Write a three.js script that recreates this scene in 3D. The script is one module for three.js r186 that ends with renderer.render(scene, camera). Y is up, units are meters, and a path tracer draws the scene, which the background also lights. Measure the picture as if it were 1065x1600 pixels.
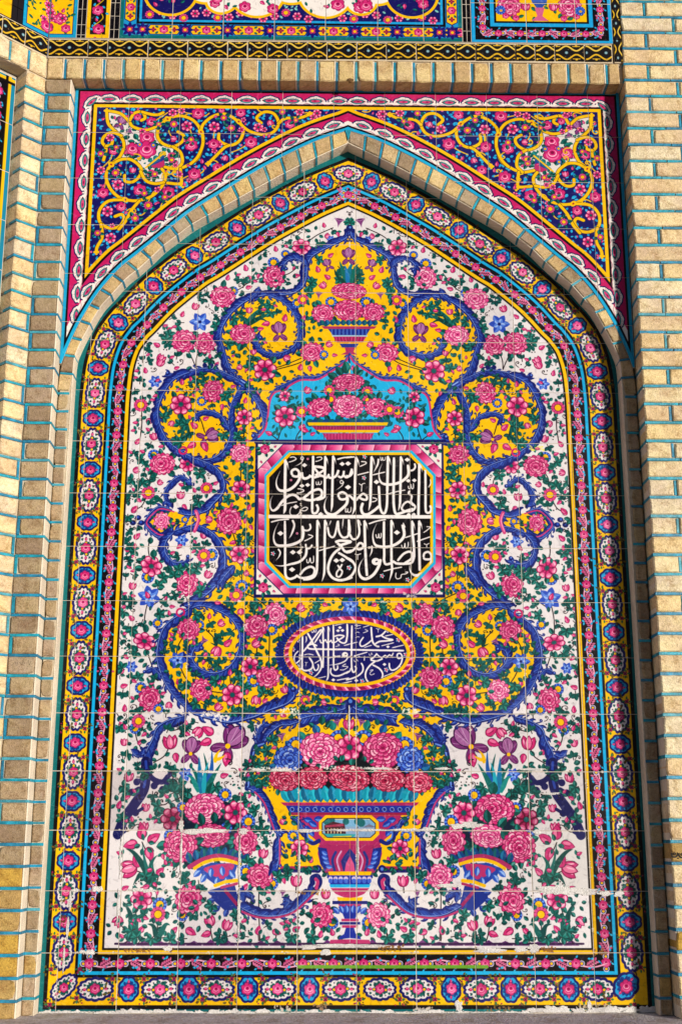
import * as THREE from 'three';

// ---------------------------------------------------------------- camera, sky, sun, exposure
const YB = 1.17;                                   // height of the lowest full tile joint above the ground
const F = 1997.76, PITCH = 0.2491, YAW = -0.0155, ROLL = 0.0013;
const CAM = [-0.095, 0.3776 + YB, 4.5395];
const scene = new THREE.Scene();
const camera = new THREE.PerspectiveCamera(2 * Math.atan(800 / F) * 180 / Math.PI, 1065 / 1600, 0.05, 400);
camera.rotation.order = 'YXZ';
camera.rotation.set(PITCH, YAW, ROLL);
camera.position.set(...CAM);
camera.updateMatrixWorld();

const SUN_AZ = 38 * Math.PI / 180, SUN_EL = 6 * Math.PI / 180;   // low morning sun from the right
const sunDir = new THREE.Vector3(Math.sin(SUN_AZ) * Math.cos(SUN_EL), Math.sin(SUN_EL), Math.cos(SUN_AZ) * Math.cos(SUN_EL));
{
  const w = 256, h = 128, d = new Float32Array(w * h * 4);
  for (let j = 0; j < h; j++) for (let i = 0; i < w; i++) {
    const el = ((j + 0.5) / h - 0.5) * Math.PI, az = ((i + 0.5) / w - 0.5) * 2 * Math.PI;
    const dir = new THREE.Vector3(Math.cos(el) * Math.cos(az), Math.sin(el), Math.cos(el) * Math.sin(az));
    const t = Math.pow(Math.max(0, Math.sin(el)), 0.55);
    const c = Math.max(0, dir.dot(sunDir)), glow = 0.35 * Math.pow(c, 8);
    const k = 4 * (j * w + i);
    d[k] = 0.62 + (0.20 - 0.62) * t + glow; d[k + 1] = 0.70 + (0.34 - 0.70) * t + glow * 0.9; d[k + 2] = 0.80 + (0.70 - 0.80) * t + glow * 0.7; d[k + 3] = 1;
  }
  const sky = new THREE.DataTexture(d, w, h, THREE.RGBAFormat, THREE.FloatType);
  sky.mapping = THREE.EquirectangularReflectionMapping; sky.magFilter = THREE.LinearFilter; sky.needsUpdate = true;
  scene.background = sky; scene.environment = sky;
  scene.backgroundIntensity = 0.23; scene.environmentIntensity = 0.23;
}
const sun = new THREE.DirectionalLight(0xfff5e8, 4.35);
sun.position.copy(sunDir).multiplyScalar(20).add(new THREE.Vector3(0, 2.6, 0));
sun.target.position.set(0, 2.6, 0);
sun.castShadow = true; sun.shadow.radius = 8; sun.shadow.mapSize.set(2048, 2048);
Object.assign(sun.shadow.camera, { left: -3, right: 3, top: 3, bottom: -3.5, near: 1, far: 40 });
scene.add(sun, sun.target);

const renderer = new THREE.WebGLRenderer({ antialias: true });
renderer.setSize(681, 1024);
renderer.toneMapping = THREE.LinearToneMapping;
renderer.toneMappingExposure = 1.06;
renderer.shadowMap.enabled = true;

// ---------------------------------------------------------------- helpers
function rng(seed) { let a = seed >>> 0; return () => { a = (a + 0x6D2B79F5) >>> 0; let t = a; t = Math.imul(t ^ (t >>> 15), t | 1); t ^= t + Math.imul(t ^ (t >>> 7), t | 61); return ((t ^ (t >>> 14)) >>> 0) / 4294967296; }; }
const R = rng(77);
const rr = (a, b) => a + (b - a) * R();
const eul = new THREE.Euler(PITCH, YAW, ROLL, 'YXZ');
function W(x, y, z) {                              // where the line of sight through photo pixel (x, y) meets the upright plane at depth z
  const d = new THREE.Vector3((x - 532.5) / F, -(y - 800) / F, -1).applyEuler(eul), t = (z - CAM[2]) / d.z;
  return [CAM[0] + t * d.x, CAM[1] + t * d.y];
}
const used = {};
const numbered = (n) => { const k = used[n] = (used[n] ?? -1) + 1; return k ? n + '_' + String(k).padStart(3, '0') : n; };
function thing(name, label, category, pos = [0, 0, 0], turn = 0, group) {
  const o = new THREE.Group(); o.name = numbered(name); o.position.set(...pos); o.rotation.y = turn;
  o.userData = { label, category }; if (group) o.userData.group = group;
  scene.add(o); return o;
}
function part(name, geo, mat, parent, pos) {
  const m = new THREE.Mesh(geo, mat); m.castShadow = m.receiveShadow = true; parent.add(m);
  const n = (parent.userData.counts ??= {}); const k = n[name] = (n[name] ?? -1) + 1;
  m.name = k ? name + '_' + String(k).padStart(3, '0') : name;
  if (pos) m.position.set(...pos);
  return m;
}
// polygon inset by d (counter-clockwise polygon)
function inset(p, d) {
  const n = p.length, out = [];
  for (let i = 0; i < n; i++) {
    const a = p[(i + n - 1) % n], b = p[i], c = p[(i + 1) % n];
    let e1 = [b[0] - a[0], b[1] - a[1]], e2 = [c[0] - b[0], c[1] - b[1]];
    const l1 = Math.hypot(...e1) || 1e-9, l2 = Math.hypot(...e2) || 1e-9;
    const n1 = [-e1[1] / l1, e1[0] / l1], n2 = [-e2[1] / l2, e2[0] / l2];
    const k = Math.max(0.35, 1 + n1[0] * n2[0] + n1[1] * n2[1]);
    out.push([b[0] + d * (n1[0] + n2[0]) / k, b[1] + d * (n1[1] + n2[1]) / k]);
  }
  return out;
}
const area = (p) => { let s = 0; for (let i = 0; i < p.length; i++) { const a = p[i], b = p[(i + 1) % p.length]; s += a[0] * b[1] - a[1] * b[0]; } return s / 2; };
// a slab standing upright: polygon in (x, y), from z0 (back) to z1 (front), front edge bevelled by b; uv from fn(x, y, z)
function slab(poly, z0, z1, b, uv, back = false) {
  if (area(poly) < 0) poly = poly.slice().reverse();
  const n = poly.length, ins = inset(poly, b), pos = [], uvs = [], idx = [];
  const put = (x, y, z) => { pos.push(x, y, z); const t = uv(x, y, z); uvs.push(t[0], t[1]); return pos.length / 3 - 1; };
  const f = ins.map((q) => put(q[0], q[1], z1));
  const tri = THREE.ShapeUtils.triangulateShape(ins.map((q) => new THREE.Vector2(...q)), []);
  for (const t of tri) idx.push(f[t[0]], f[t[1]], f[t[2]]);
  for (let i = 0; i < n; i++) {
    const j = (i + 1) % n;
    const q = [put(poly[i][0], poly[i][1], z1 - b), put(poly[j][0], poly[j][1], z1 - b), put(ins[j][0], ins[j][1], z1), put(ins[i][0], ins[i][1], z1)];
    idx.push(q[0], q[1], q[2], q[0], q[2], q[3]);
    const s = [put(poly[i][0], poly[i][1], z0), put(poly[j][0], poly[j][1], z0), put(poly[j][0], poly[j][1], z1 - b), put(poly[i][0], poly[i][1], z1 - b)];
    idx.push(s[0], s[1], s[2], s[0], s[2], s[3]);
  }
  if (back) { const g = poly.map((q) => put(q[0], q[1], z0)); for (const t of THREE.ShapeUtils.triangulateShape(poly.map((q) => new THREE.Vector2(...q)), [])) idx.push(g[t[0]], g[t[2]], g[t[1]]); }
  const g = new THREE.BufferGeometry();
  g.setAttribute('position', new THREE.Float32BufferAttribute(pos, 3)); g.setAttribute('uv', new THREE.Float32BufferAttribute(uvs, 2)); g.setIndex(idx); g.computeVertexNormals();
  return g;
}
const rect = (x0, y0, x1, y1) => [[x0, y0], [x1, y0], [x1, y1], [x0, y1]];
// uv in metres that does not streak on the sides
const uvm = (s = 1, ox = 0, oy = 0) => (x, y, z) => [(x - z) * s + ox, (y + z * 0.83) * s + oy];

// ---------------------------------------------------------------- plain materials: brick, mortar, glaze, plaster, stone
function noiseTex(size, fn, srgb) {
  const d = new Uint8Array(size * size * 4);
  for (let j = 0; j < size; j++) for (let i = 0; i < size; i++) { const c = fn(i / size, j / size), k = 4 * (j * size + i); d[k] = c[0]; d[k + 1] = c[1]; d[k + 2] = c[2]; d[k + 3] = 255; }
  const t = new THREE.DataTexture(d, size, size); t.wrapS = t.wrapT = THREE.RepeatWrapping; t.magFilter = THREE.LinearFilter; t.minFilter = THREE.LinearMipmapLinearFilter; t.generateMipmaps = true;
  if (srgb) t.colorSpace = THREE.SRGBColorSpace; t.needsUpdate = true; return t;
}
function lattice(n, seed) { const r = rng(seed), a = Float32Array.from({ length: n * n }, r); return (x, y) => { x = ((x % 1) + 1) % 1 * n; y = ((y % 1) + 1) % 1 * n; const i = Math.floor(x), j = Math.floor(y); let u = x - i, v = y - j; u = u * u * (3 - 2 * u); v = v * v * (3 - 2 * v); const g = (p, q) => a[(q % n) * n + (p % n)]; return (g(i, j) * (1 - u) + g(i + 1, j) * u) * (1 - v) + (g(i, j + 1) * (1 - u) + g(i + 1, j + 1) * u) * v; }; }
const n4 = lattice(6, 1), n8 = lattice(14, 2), n16 = lattice(32, 3), n32 = lattice(72, 4), n64 = lattice(150, 5), n128 = lattice(256, 6);
const brickH = (x, y) => { const pore = n64(x, y) > 0.86 ? -0.5 : 0; return 0.5 + 0.08 * (n8(x, y) - .5) + 0.12 * (n16(x, y) - .5) + 0.26 * (n32(x, y) - .5) + 0.3 * (n64(x, y) - .5) + 0.3 * (n128(x, y) - .5) + pore * 0.6; };
const brickMap = noiseTex(512, (x, y) => { const h = brickH(x, y), a = n4(x, y), b = n16(x + .3, y + .1); const st = Math.max(0, n8(x + .17, y + .4) * .6 + n32(x, y + .2) * .4 - .54) * 2.2; const v = 230 + 92 * (h - .5) + 26 * (a - .5) + 16 * (b - .5) - 46 * st; return [v, v - 2 - 8 * (1 - a) - 12 * st, v - 4 - 12 * (1 - b) - 26 * st].map((q) => Math.max(20, Math.min(255, q))); }, true);
const limeMap = noiseTex(512, (x, y) => { const h = brickH(x, y), a = n4(x, y), b = n16(x + .3, y + .1); const v = 232 + 44 * (h - .5) + 22 * (a - .5) + 14 * (b - .5); return [v, v - 2 * (1 - a), v - 4 * (1 - b)].map((q) => Math.max(20, Math.min(255, q))); }, true);
const brickBump = noiseTex(512, (x, y) => { const v = Math.max(0, Math.min(255, 255 * brickH(x, y))); return [v, v, v]; });
const brickMat = (r, g, b, bump = 0.004) => new THREE.MeshStandardMaterial({ color: new THREE.Color().setRGB(r, g, b), map: brickMap, bumpMap: brickBump, bumpScale: bump, roughness: 0.92 });
const set = (list, bump) => list.map((c) => brickMat(...c, bump));
const M = {
  pale: set([[1.0, .85, .52], [1.0, .80, .46], [1.0, .90, .62], [1.0, .80, .43], [1.0, .87, .58], [.93, .75, .46]]),  // cream brick, lightened to carry stronger light on right pier and side wall
  brown: set([[.52, .40, .23], [.46, .36, .22], [.58, .45, .27], [.42, .32, .20], [.54, .43, .29]]),  // brown brick, deepened to carry the weaker light on the left pier
  tan: set([[.84, .63, .28], [.76, .57, .27], [.88, .69, .35], [.78, .61, .33]]),
  ochre: set([[.70, .46, .08], [.62, .44, .15]]),
  mortar: new THREE.MeshStandardMaterial({ color: new THREE.Color().setRGB(.74, .62, .44), map: limeMap, bumpMap: brickBump, bumpScale: 0.003, roughness: 0.95 }),
  lime: new THREE.MeshStandardMaterial({ color: new THREE.Color().setRGB(1.0, .89, .69), map: limeMap, bumpMap: brickBump, bumpScale: 0.003, roughness: 0.95 }),
  plaster: new THREE.MeshStandardMaterial({ color: new THREE.Color().setRGB(1.0, .98, .95), map: limeMap, bumpMap: brickBump, bumpScale: 0.006, roughness: 0.9 }),
  grout: new THREE.MeshStandardMaterial({ color: new THREE.Color().setRGB(.66, .60, .51), map: limeMap, roughness: 0.95 }),
  stone: new THREE.MeshStandardMaterial({ color: new THREE.Color().setRGB(.78, .76, .80), map: brickMap, bumpMap: brickBump, bumpScale: 0.012, roughness: 0.9 }),
  mud: brickMat(.42, .24, .08, .006),
};
const glazeMap = noiseTex(256, (x, y) => { const v = 205 + 60 * (n8(x, y) - .5) + 40 * (n32(x, y) - .5) + (n64(x, y) > .93 ? 40 : 0); return [v, v, v].map((q) => Math.max(0, Math.min(255, q))); }, true);
const glaze = (r, g, b) => new THREE.MeshStandardMaterial({ color: new THREE.Color().setRGB(r, g, b), map: glazeMap, bumpMap: brickBump, bumpScale: 0.0012, roughness: 0.38 });
M.glaze = [glaze(.02, .42, .62), glaze(.02, .50, .68), glaze(.03, .32, .54), glaze(.10, .52, .66), glaze(.02, .38, .64)];
const pick = (a) => a[Math.floor(R() * a.length)];
// ---------------------------------------------------------------- the painter: glaze painting on the tiles (flat colour and line, as on the real tiles)
const U = 440;                                     // drawing units per metre (about one photo pixel)
const COL = { white: '#dad6d8', yellow: '#ecb706', cyan: '#12a6de', navy: '#14125a', black: '#0c080c', teal: '#0b6468', mag: '#c2185f', dmag: '#7d0c3c', pink: '#df5a94', lpink: '#f2a0c2', green: '#08453f', lgreen: '#1b7a70', blue: '#2b4fc0', lblue: '#7ea6ea', purple: '#6a2168', lpurple: '#b06aa6', red: '#b3123f', stem: '#191014' };
let ctx, PZ, flip = 1;
function canvasFor(x0, y0, x1, y1, S, z) {         // world rectangle, pixels per metre, depth of the plane
  const c = document.createElement('canvas'); c.width = Math.round((x1 - x0) * S); c.height = Math.round((y1 - y0) * S);
  const o = { c, x0, y0, x1, y1, S, z };
  o.g = c.getContext('2d'); o.g.setTransform(S / U, 0, 0, S / U, -x0 * S, y1 * S); o.g.lineJoin = 'round'; o.g.lineCap = 'round';
  return o;
}
const use = (o) => { ctx = o.g; PZ = o.z; };
const P = (x, y) => { const w = W(x, y, PZ); return [w[0] * U, -w[1] * U]; };       // photo pixel -> drawing units
const K = (x, y) => Math.abs(P(x + 1, y)[0] - P(x, y)[0]);                          // drawing units per photo pixel there
const pts = (a) => { const o = []; for (let i = 0; i < a.length; i += 2) o.push(P(a[i], a[i + 1])); return o; };
function spline(p, closed = false, step = 6) {
  const n = p.length, out = [];
  const get = (i) => closed ? p[(i + n) % n] : p[Math.max(0, Math.min(n - 1, i))];
  for (let i = 0; i < (closed ? n : n - 1); i++) {
    const a = get(i - 1), b = get(i), c = get(i + 1), d = get(i + 2);
    for (let k = 0; k < step; k++) { const t = k / step, t2 = t * t, t3 = t2 * t; out.push([0, 1].map((q) => 0.5 * (2 * b[q] + (c[q] - a[q]) * t + (2 * a[q] - 5 * b[q] + 4 * c[q] - d[q]) * t2 + (3 * b[q] - a[q] - 3 * c[q] + d[q]) * t3))); }
  }
  if (!closed) out.push(p[n - 1]);
  return out;
}
function trace(p, close) { ctx.beginPath(); p.forEach((q, i) => i ? ctx.lineTo(q[0], q[1]) : ctx.moveTo(q[0], q[1])); if (close) ctx.closePath(); }
function fillP(p, col) { trace(p, true); ctx.fillStyle = col; ctx.fill(); }
function line(p, w, col) { trace(p); ctx.lineWidth = w; ctx.strokeStyle = col; ctx.stroke(); }
function ell(x, y, a, b, rot, fill, stroke, lw) { ctx.beginPath(); ctx.ellipse(x, y, Math.max(.05, a), Math.max(.05, b), rot, 0, 7); if (fill) { ctx.fillStyle = fill; ctx.fill(); } if (stroke) { ctx.lineWidth = lw; ctx.strokeStyle = stroke; ctx.stroke(); } }
function at(x, y, rot, sx, sy, f) { ctx.save(); ctx.translate(x, y); ctx.rotate(rot); ctx.scale(sx, sy); f(); ctx.restore(); }
// band of varying width along a path
function ribbon(p, wf, col) {
  const L = [], Rr = [], n = p.length;
  for (let i = 0; i < n; i++) { const a = p[Math.max(0, i - 1)], b = p[Math.min(n - 1, i + 1)]; const dx = b[0] - a[0], dy = b[1] - a[1], l = Math.hypot(dx, dy) || 1, w = wf(i / (n - 1)) / 2; L.push([p[i][0] - dy / l * w, p[i][1] + dx / l * w]); Rr.push([p[i][0] + dy / l * w, p[i][1] - dx / l * w]); }
  fillP(L.concat(Rr.reverse()), col);
}
const PINK = ['#7a0c3e', '#c4246c', '#e26c9c', '#f4b0ca'], RED = ['#5f0a26', '#b01c46', '#dc6280', '#efa3b4'], BLUE = ['#0c1460', '#2546b4', '#4f7ad8', '#93b4ee'], DARKR = ['#4a0622', '#8a1444', '#b74a76', '#d083a2'];
const PINKS = [PINK, PINK, ['#7a0c3c', '#b92468', '#dd6396', '#f0a6c0'], ['#8c164c', '#d6458a', '#ef92b8', '#fac9da']];
function peony(x, y, rx, ry, rot = 0, pal = PINK) {
  const n0 = Math.max(9, Math.round(rx * 0.75)); if (pal === PINK) pal = pick(PINKS); const ox = rr(-.16, .16), oy = rr(-.16, .16);
  at(x, y, rot, rx, ry, () => {
    for (let i = 0; i < n0; i++) { const a = i / n0 * 6.283 + .2; ell(Math.cos(a) * .82, Math.sin(a) * .82, .25, .2, a, pal[i % 2 ? 1 : 2], pal[0], .045); }
    ell(0, 0, .8, .8, 0, pal[1]);
    const rings = rx > 22 ? [[.76, 15, .17], [.57, 12, .16], [.38, 9, .15], [.2, 5, .13]] : rx > 12 ? [[.7, 11, .21], [.44, 8, .2], [.2, 4, .18]] : [[.58, 7, .26], [.24, 4, .22]];
    rings.forEach(([q, n, s0], k) => { let s; for (let i = 0; i < n; i++) { const e = (3 - k) / 3, a = (i + (k % 2) * .5) / n * 6.283 + rr(-.22, .22), Q = q * rr(.9, 1.08), u = Math.cos(a) * Q + ox * k * .5, v = Math.sin(a) * Q + oy * k * .5; s = s0 * rr(.8, 1.25); ell(u, v, s * .8, s * 1.15, a, pal[(i + k) % 3 ? 2 : 3], pal[0], .04); ell(u - Math.cos(a) * s * .35, v - Math.sin(a) * s * .35, s * .4, s * .7, a, pal[1]); } });
    ell(ox, oy, .09, .08, 0, pal[0]);
  });
}
function rose(x, y, r, pal = PINK) {               // the small cabbage roses of the borders
  at(x, y, 0, r, r, () => {
    for (let i = 0; i < 6; i++) { const a = i * 1.05 + .4; ell(Math.cos(a) * .62, Math.sin(a) * .62, .42, .42, 0, pal[1], pal[0], .08); }
    ell(0, .12, .8, .72, 0, pal[1]); ell(.02, .22, .66, .5, 0, pal[2]); ell(0, .05, .55, .5, 0, pal[1]); ell(0, -.02, .46, .4, 0, pal[3]); ell(.02, -.08, .36, .32, 0, pal[1]); ell(.02, -.12, .2, .18, 0, pal[0]);
  });
}
function anemone(x, y, r, n = 7, pal = PINK, rot = 0, sy = 1) {
  at(x, y, rot, r, r * sy, () => {
    for (let i = 0; i < n; i++) { const a = i / n * 6.283; ell(Math.cos(a) * .62, Math.sin(a) * .62, .4, .36, a, pal[1], pal[0], .06); ell(Math.cos(a) * .74, Math.sin(a) * .74, .2, .26, a, pal[2]); ell(Math.cos(a) * .8, Math.sin(a) * .8, .08, .2, a, pal[3]); }
    for (let i = 0; i < n; i++) { const a = (i + .5) / n * 6.283; ctx.beginPath(); ctx.moveTo(Math.cos(a) * .2, Math.sin(a) * .2); ctx.lineTo(Math.cos(a) * .75, Math.sin(a) * .75); ctx.lineWidth = .07; ctx.strokeStyle = pal[0]; ctx.stroke(); }
    ell(0, 0, .3, .3, 0, pal[0]); ell(0, 0, .22, .22, 0, '#0e4c50');
  });
}
function daisy(x, y, r, petal = '#cf3f7d', core = COL.yellow, edge = '#6d0a34') {
  at(x, y, 0, r, r, () => { ell(0, 0, .95, .95, 0, edge); for (let i = 0; i < 11; i++) { const a = i / 11 * 6.283; ell(Math.cos(a) * .76, Math.sin(a) * .76, .25, .2, a, petal); } ell(0, 0, .56, .56, 0, edge); ell(0, 0, .48, .48, 0, core); });
}
const eye = (x, y, r, core = COL.yellow) => at(x, y, 0, r, r, () => { ell(0, 0, 1, 1, 0, '#122a8c'); for (let i = 0; i < 10; i++) { const a = i / 10 * 6.283; ell(Math.cos(a) * .78, Math.sin(a) * .78, .2, .16, a, '#4d7de0'); } ell(0, 0, .62, .62, 0, '#0e1a66'); ell(0, 0, .54, .54, 0, core); ell(.1, .12, .3, .26, 0, '#d89a08'); });
function leaf(x, y, len, ang, w = .36, a = COL.green, b = COL.lgreen) {
  at(x, y, ang, len, len * w, () => { ctx.beginPath(); ctx.moveTo(0, 0); ctx.bezierCurveTo(.25, -1, .7, -.95, 1, 0); ctx.bezierCurveTo(.7, .95, .25, 1, 0, 0); ctx.fillStyle = a; ctx.fill(); ctx.beginPath(); ctx.moveTo(.12, 0); ctx.bezierCurveTo(.35, .8, .7, .75, .95, 0); ctx.fillStyle = b; ctx.fill(); });
}
function bud(x, y, len, ang, pal = PINK, sep = true) {   // ang: the way it points
  if (sep) { leaf(x - Math.cos(ang) * len * .55, y - Math.sin(ang) * len * .55, len * .7, ang + .75, .36); leaf(x - Math.cos(ang) * len * .55, y - Math.sin(ang) * len * .55, len * .7, ang - .75, .36); }
  at(x, y, ang, len, len * .62, () => { ctx.beginPath(); ctx.moveTo(-.6, 0); ctx.bezierCurveTo(-.5, -.9, .2, -.8, .7, 0); ctx.bezierCurveTo(.2, .8, -.5, .9, -.6, 0); ctx.fillStyle = pal[1]; ctx.fill(); ctx.lineWidth = .08; ctx.strokeStyle = pal[0]; ctx.stroke(); ell(-.08, .22, .36, .24, .1, pal[2]); ell(0, -.1, .3, .06, .1, pal[0]); });
}
function tulip(x, y, len, ang, pal = PINK) {
  for (const s of [-1, 1]) leaf(x - Math.cos(ang) * len * .6, y - Math.sin(ang) * len * .6, len * 1.1, ang + s * .62, .26);
  at(x, y, ang, len, len, () => { for (const [o, r, c] of [[-.3, -.34, 1], [.3, .34, 1], [0, 0, 2]]) { at(-.55, o * .3, r, 1, 1, () => { ctx.beginPath(); ctx.moveTo(0, 0); ctx.bezierCurveTo(.2, -.42, .8, -.36, 1.15, 0); ctx.bezierCurveTo(.8, .36, .2, .42, 0, 0); ctx.fillStyle = pal[c]; ctx.fill(); ctx.lineWidth = .07; ctx.strokeStyle = pal[0]; ctx.stroke(); ell(.6, .08, .3, .06, 0, pal[3]); }); } });
}
const VIO = ['#2f0a34', '#6d2468', '#9a5a94', '#c79cc4'];
function iris(x, y, len, ang, pal = VIO) {
  const pet = (a, l, w, c) => at(x, y, a, l, l * w, () => { ctx.beginPath(); ctx.moveTo(0, 0); ctx.bezierCurveTo(.2, -1, .9, -1.1, 1, 0); ctx.bezierCurveTo(.9, 1.1, .2, 1, 0, 0); ctx.fillStyle = pal[c]; ctx.fill(); ctx.lineWidth = .07; ctx.strokeStyle = pal[0]; ctx.stroke(); for (const s of [-.4, 0, .4]) { ctx.beginPath(); ctx.moveTo(.15, 0); ctx.lineTo(.85, s); ctx.lineWidth = .05; ctx.strokeStyle = s ? pal[3] : pal[0]; ctx.stroke(); } });
  pet(ang + 2.4, len * .8, .34, 1); pet(ang - 2.4, len * .8, .34, 1); pet(ang + .55, len, .36, 1); pet(ang - .55, len, .36, 1); pet(ang, len * 1.1, .42, 2);
  ell(x, y, len * .12, len * .12, 0, COL.yellow);
}
function bluebell(x, y, r, rot = 0, pal = BLUE) {
  for (let i = 0; i < 6; i++) { const a = rot + i * 1.047; leaf(x, y, r, a, .42, pal[1], i % 2 ? pal[2] : pal[1]); }
  for (let i = 0; i < 5; i++) { const a = rot + .5 + i * 1.257; leaf(x, y, r * .6, a, .46, pal[2], pal[3]); }
  ell(x, y, r * .15, r * .15, 0, pal[0]);
}
function trumpet(x, y, len, ang) { at(x, y, ang, len, len, () => { ctx.beginPath(); ctx.moveTo(-.9, 0); ctx.bezierCurveTo(-.2, -.1, .1, -.3, .45, -.75); ctx.quadraticCurveTo(.75, 0, .45, .75); ctx.bezierCurveTo(.1, .3, -.2, .1, -.9, 0); ctx.fillStyle = '#7a3a78'; ctx.fill(); ell(.42, 0, .16, .66, 0, '#a874a4'); ell(.44, 0, .08, .45, 0, '#3d1240'); }); }
function curl(x, y, s, ang, m = 1) { at(x, y, ang, s, s * m, () => { ctx.beginPath(); ctx.moveTo(-.9, .4); ctx.bezierCurveTo(-.4, -.7, .7, -.8, .8, 0); ctx.bezierCurveTo(.8, .5, .2, .5, .25, .1); ctx.lineWidth = .2; ctx.strokeStyle = COL.stem; ctx.stroke(); ell(.3, .1, .2, .2, 0, COL.stem); }); }
function sprig(x, y, r, n = 6, ground = 0) { const o = rr(0, 6); for (let i = 0; i < n; i++) { const a = o + i / n * 6.283 + rr(-.25, .25); leaf(x + Math.cos(a) * r * .72, y + Math.sin(a) * r * .72, rr(.75, 1.1) * Math.max(10, r * .78), a + rr(-.45, .45), rr(.36, .52), R() < .6 ? '#063433' : COL.green, R() < .5 ? '#0e5a55' : COL.lgreen); } }
// blue acanthus scroll along photo-pixel points: stem w wide, lobes on side s (+1 left of travel, -1 right, 0 both)
const OCC = [];
function scroll(a, w = 6, s = 0, ends = '') {
  w *= .7; const p = spline(pts(a), false, 8), n = p.length, D = [0];
  if (flip > 0) { const r = []; for (let i = 0; i < a.length; i += 2) r.push([a[i], a[i + 1]]); for (const q of spline(r, false, 5)) OCC.push([q[0], q[1], w * 1.2]); }
  for (let i = 1; i < n; i++) D.push(D[i - 1] + Math.hypot(p[i][0] - p[i - 1][0], p[i][1] - p[i - 1][1]));
  const Lt = D[n - 1], wf = (t) => w * (.72 + .34 * Math.abs(Math.sin(t * Lt / w * .55))) * (0.4 + 0.6 * Math.sin(Math.PI * Math.min(1, Math.max(0, .12 + t * .8)))) * .85;
  const pt = (d) => { let i = 1; while (i < n - 1 && D[i] < d) i++; const a0 = p[i - 1], b = p[i], t = (d - D[i - 1]) / Math.max(1e-6, D[i] - D[i - 1]); return [a0[0] + (b[0] - a0[0]) * t, a0[1] + (b[1] - a0[1]) * t, Math.atan2(b[1] - a0[1], b[0] - a0[0])]; };
  const L = []; let k = 0;
  for (let d = w * .4; d < Lt - w * .6; d += w * rr(.8, 1.3), k++) for (const sd of s ? (k % 3 === 1 ? [s, -s] : [s]) : [1, -1]) { const q = pt(d); L.push([q[0], q[1], q[2], sd, w * (sd === s || !s ? rr(2.0, 3.4) : rr(1.3, 2.1)), k]); }
  const lobe = (q, f, col) => at(q[0], q[1], q[2], q[4] * f, q[4] * q[3] * f, () => { ctx.beginPath(); ctx.moveTo(-.3, -.1); ctx.bezierCurveTo(-.15, .5, .3, .95, .95, .78); ctx.bezierCurveTo(1.12, .72, 1.08, .55, .95, .56); ctx.bezierCurveTo(.62, .55, .55, .2, .62, -.08); ctx.closePath(); ctx.fillStyle = col; ctx.fill(); });
  for (const q of L) lobe(q, 1, '#121862');
  ribbon(p, (t) => wf(t) * 1.15 + .6, '#121862');
  for (const q of L) { lobe(q, .66, q[5] % 3 ? '#1d3796' : '#182a7e'); const c = Math.cos(q[2] + q[3] * .72), e = Math.sin(q[2] + q[3] * .72); line([[q[0], q[1]], [q[0] + c * q[4] * .72, q[1] + e * q[4] * .72]], w * .13, q[5] % 2 ? '#7398e0' : '#3c62c0'); }
  ribbon(p, (t) => wf(t) * .8, '#182e86'); ribbon(p.map((q) => [q[0] + .1 * w, q[1] + .14 * w]), (t) => wf(t) * .35, '#10185c'); ribbon(p.map((q) => [q[0] - .14 * w, q[1] - .14 * w]), (t) => wf(t) * .24, '#86a8ea');
  for (let d = w * 3; d < Lt - w * 2; d += w * rr(3.6, 5.5)) { const q = pt(d), sd = R() < .5 ? 1 : -1, A = q[2] + sd * .9; at(q[0] + Math.cos(A) * w * 1.7, q[1] + Math.sin(A) * w * 1.7, A, w * 1.0, w * 1.0 * sd, () => { ctx.beginPath(); ctx.moveTo(-1.2, 0); ctx.bezierCurveTo(-.3, -.1, .8, -.6, .9, .1); ctx.bezierCurveTo(.9, .6, .3, .6, .3, .25); ctx.lineWidth = .34; ctx.strokeStyle = '#121862'; ctx.stroke(); ell(.36, .22, .26, .26, 0, '#1c348f'); }); }
  const ball = (q) => { ell(q[0], q[1], w * .85, w * .85, 0, '#121862'); ell(q[0] - w * .12, q[1] - w * .15, w * .4, w * .4, 0, '#3f66cc'); ell(q[0] - w * .2, q[1] - w * .25, w * .16, w * .16, 0, '#9abaf0'); };
  if (ends.includes('s')) ball(p[0]); if (ends.includes('e')) ball(p[n - 1]);
}
const stem = (a, w = 1.6) => line(spline(pts(a)), w, COL.stem);
// mirrored about the painting's axis
const AX = 0.007 * U;
function both(f) { for (const m of [1, -1]) { ctx.save(); if (m < 0) { ctx.translate(2 * AX, 0); ctx.scale(-1, 1); } flip = m; f(m); ctx.restore(); } flip = 1; }
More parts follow.
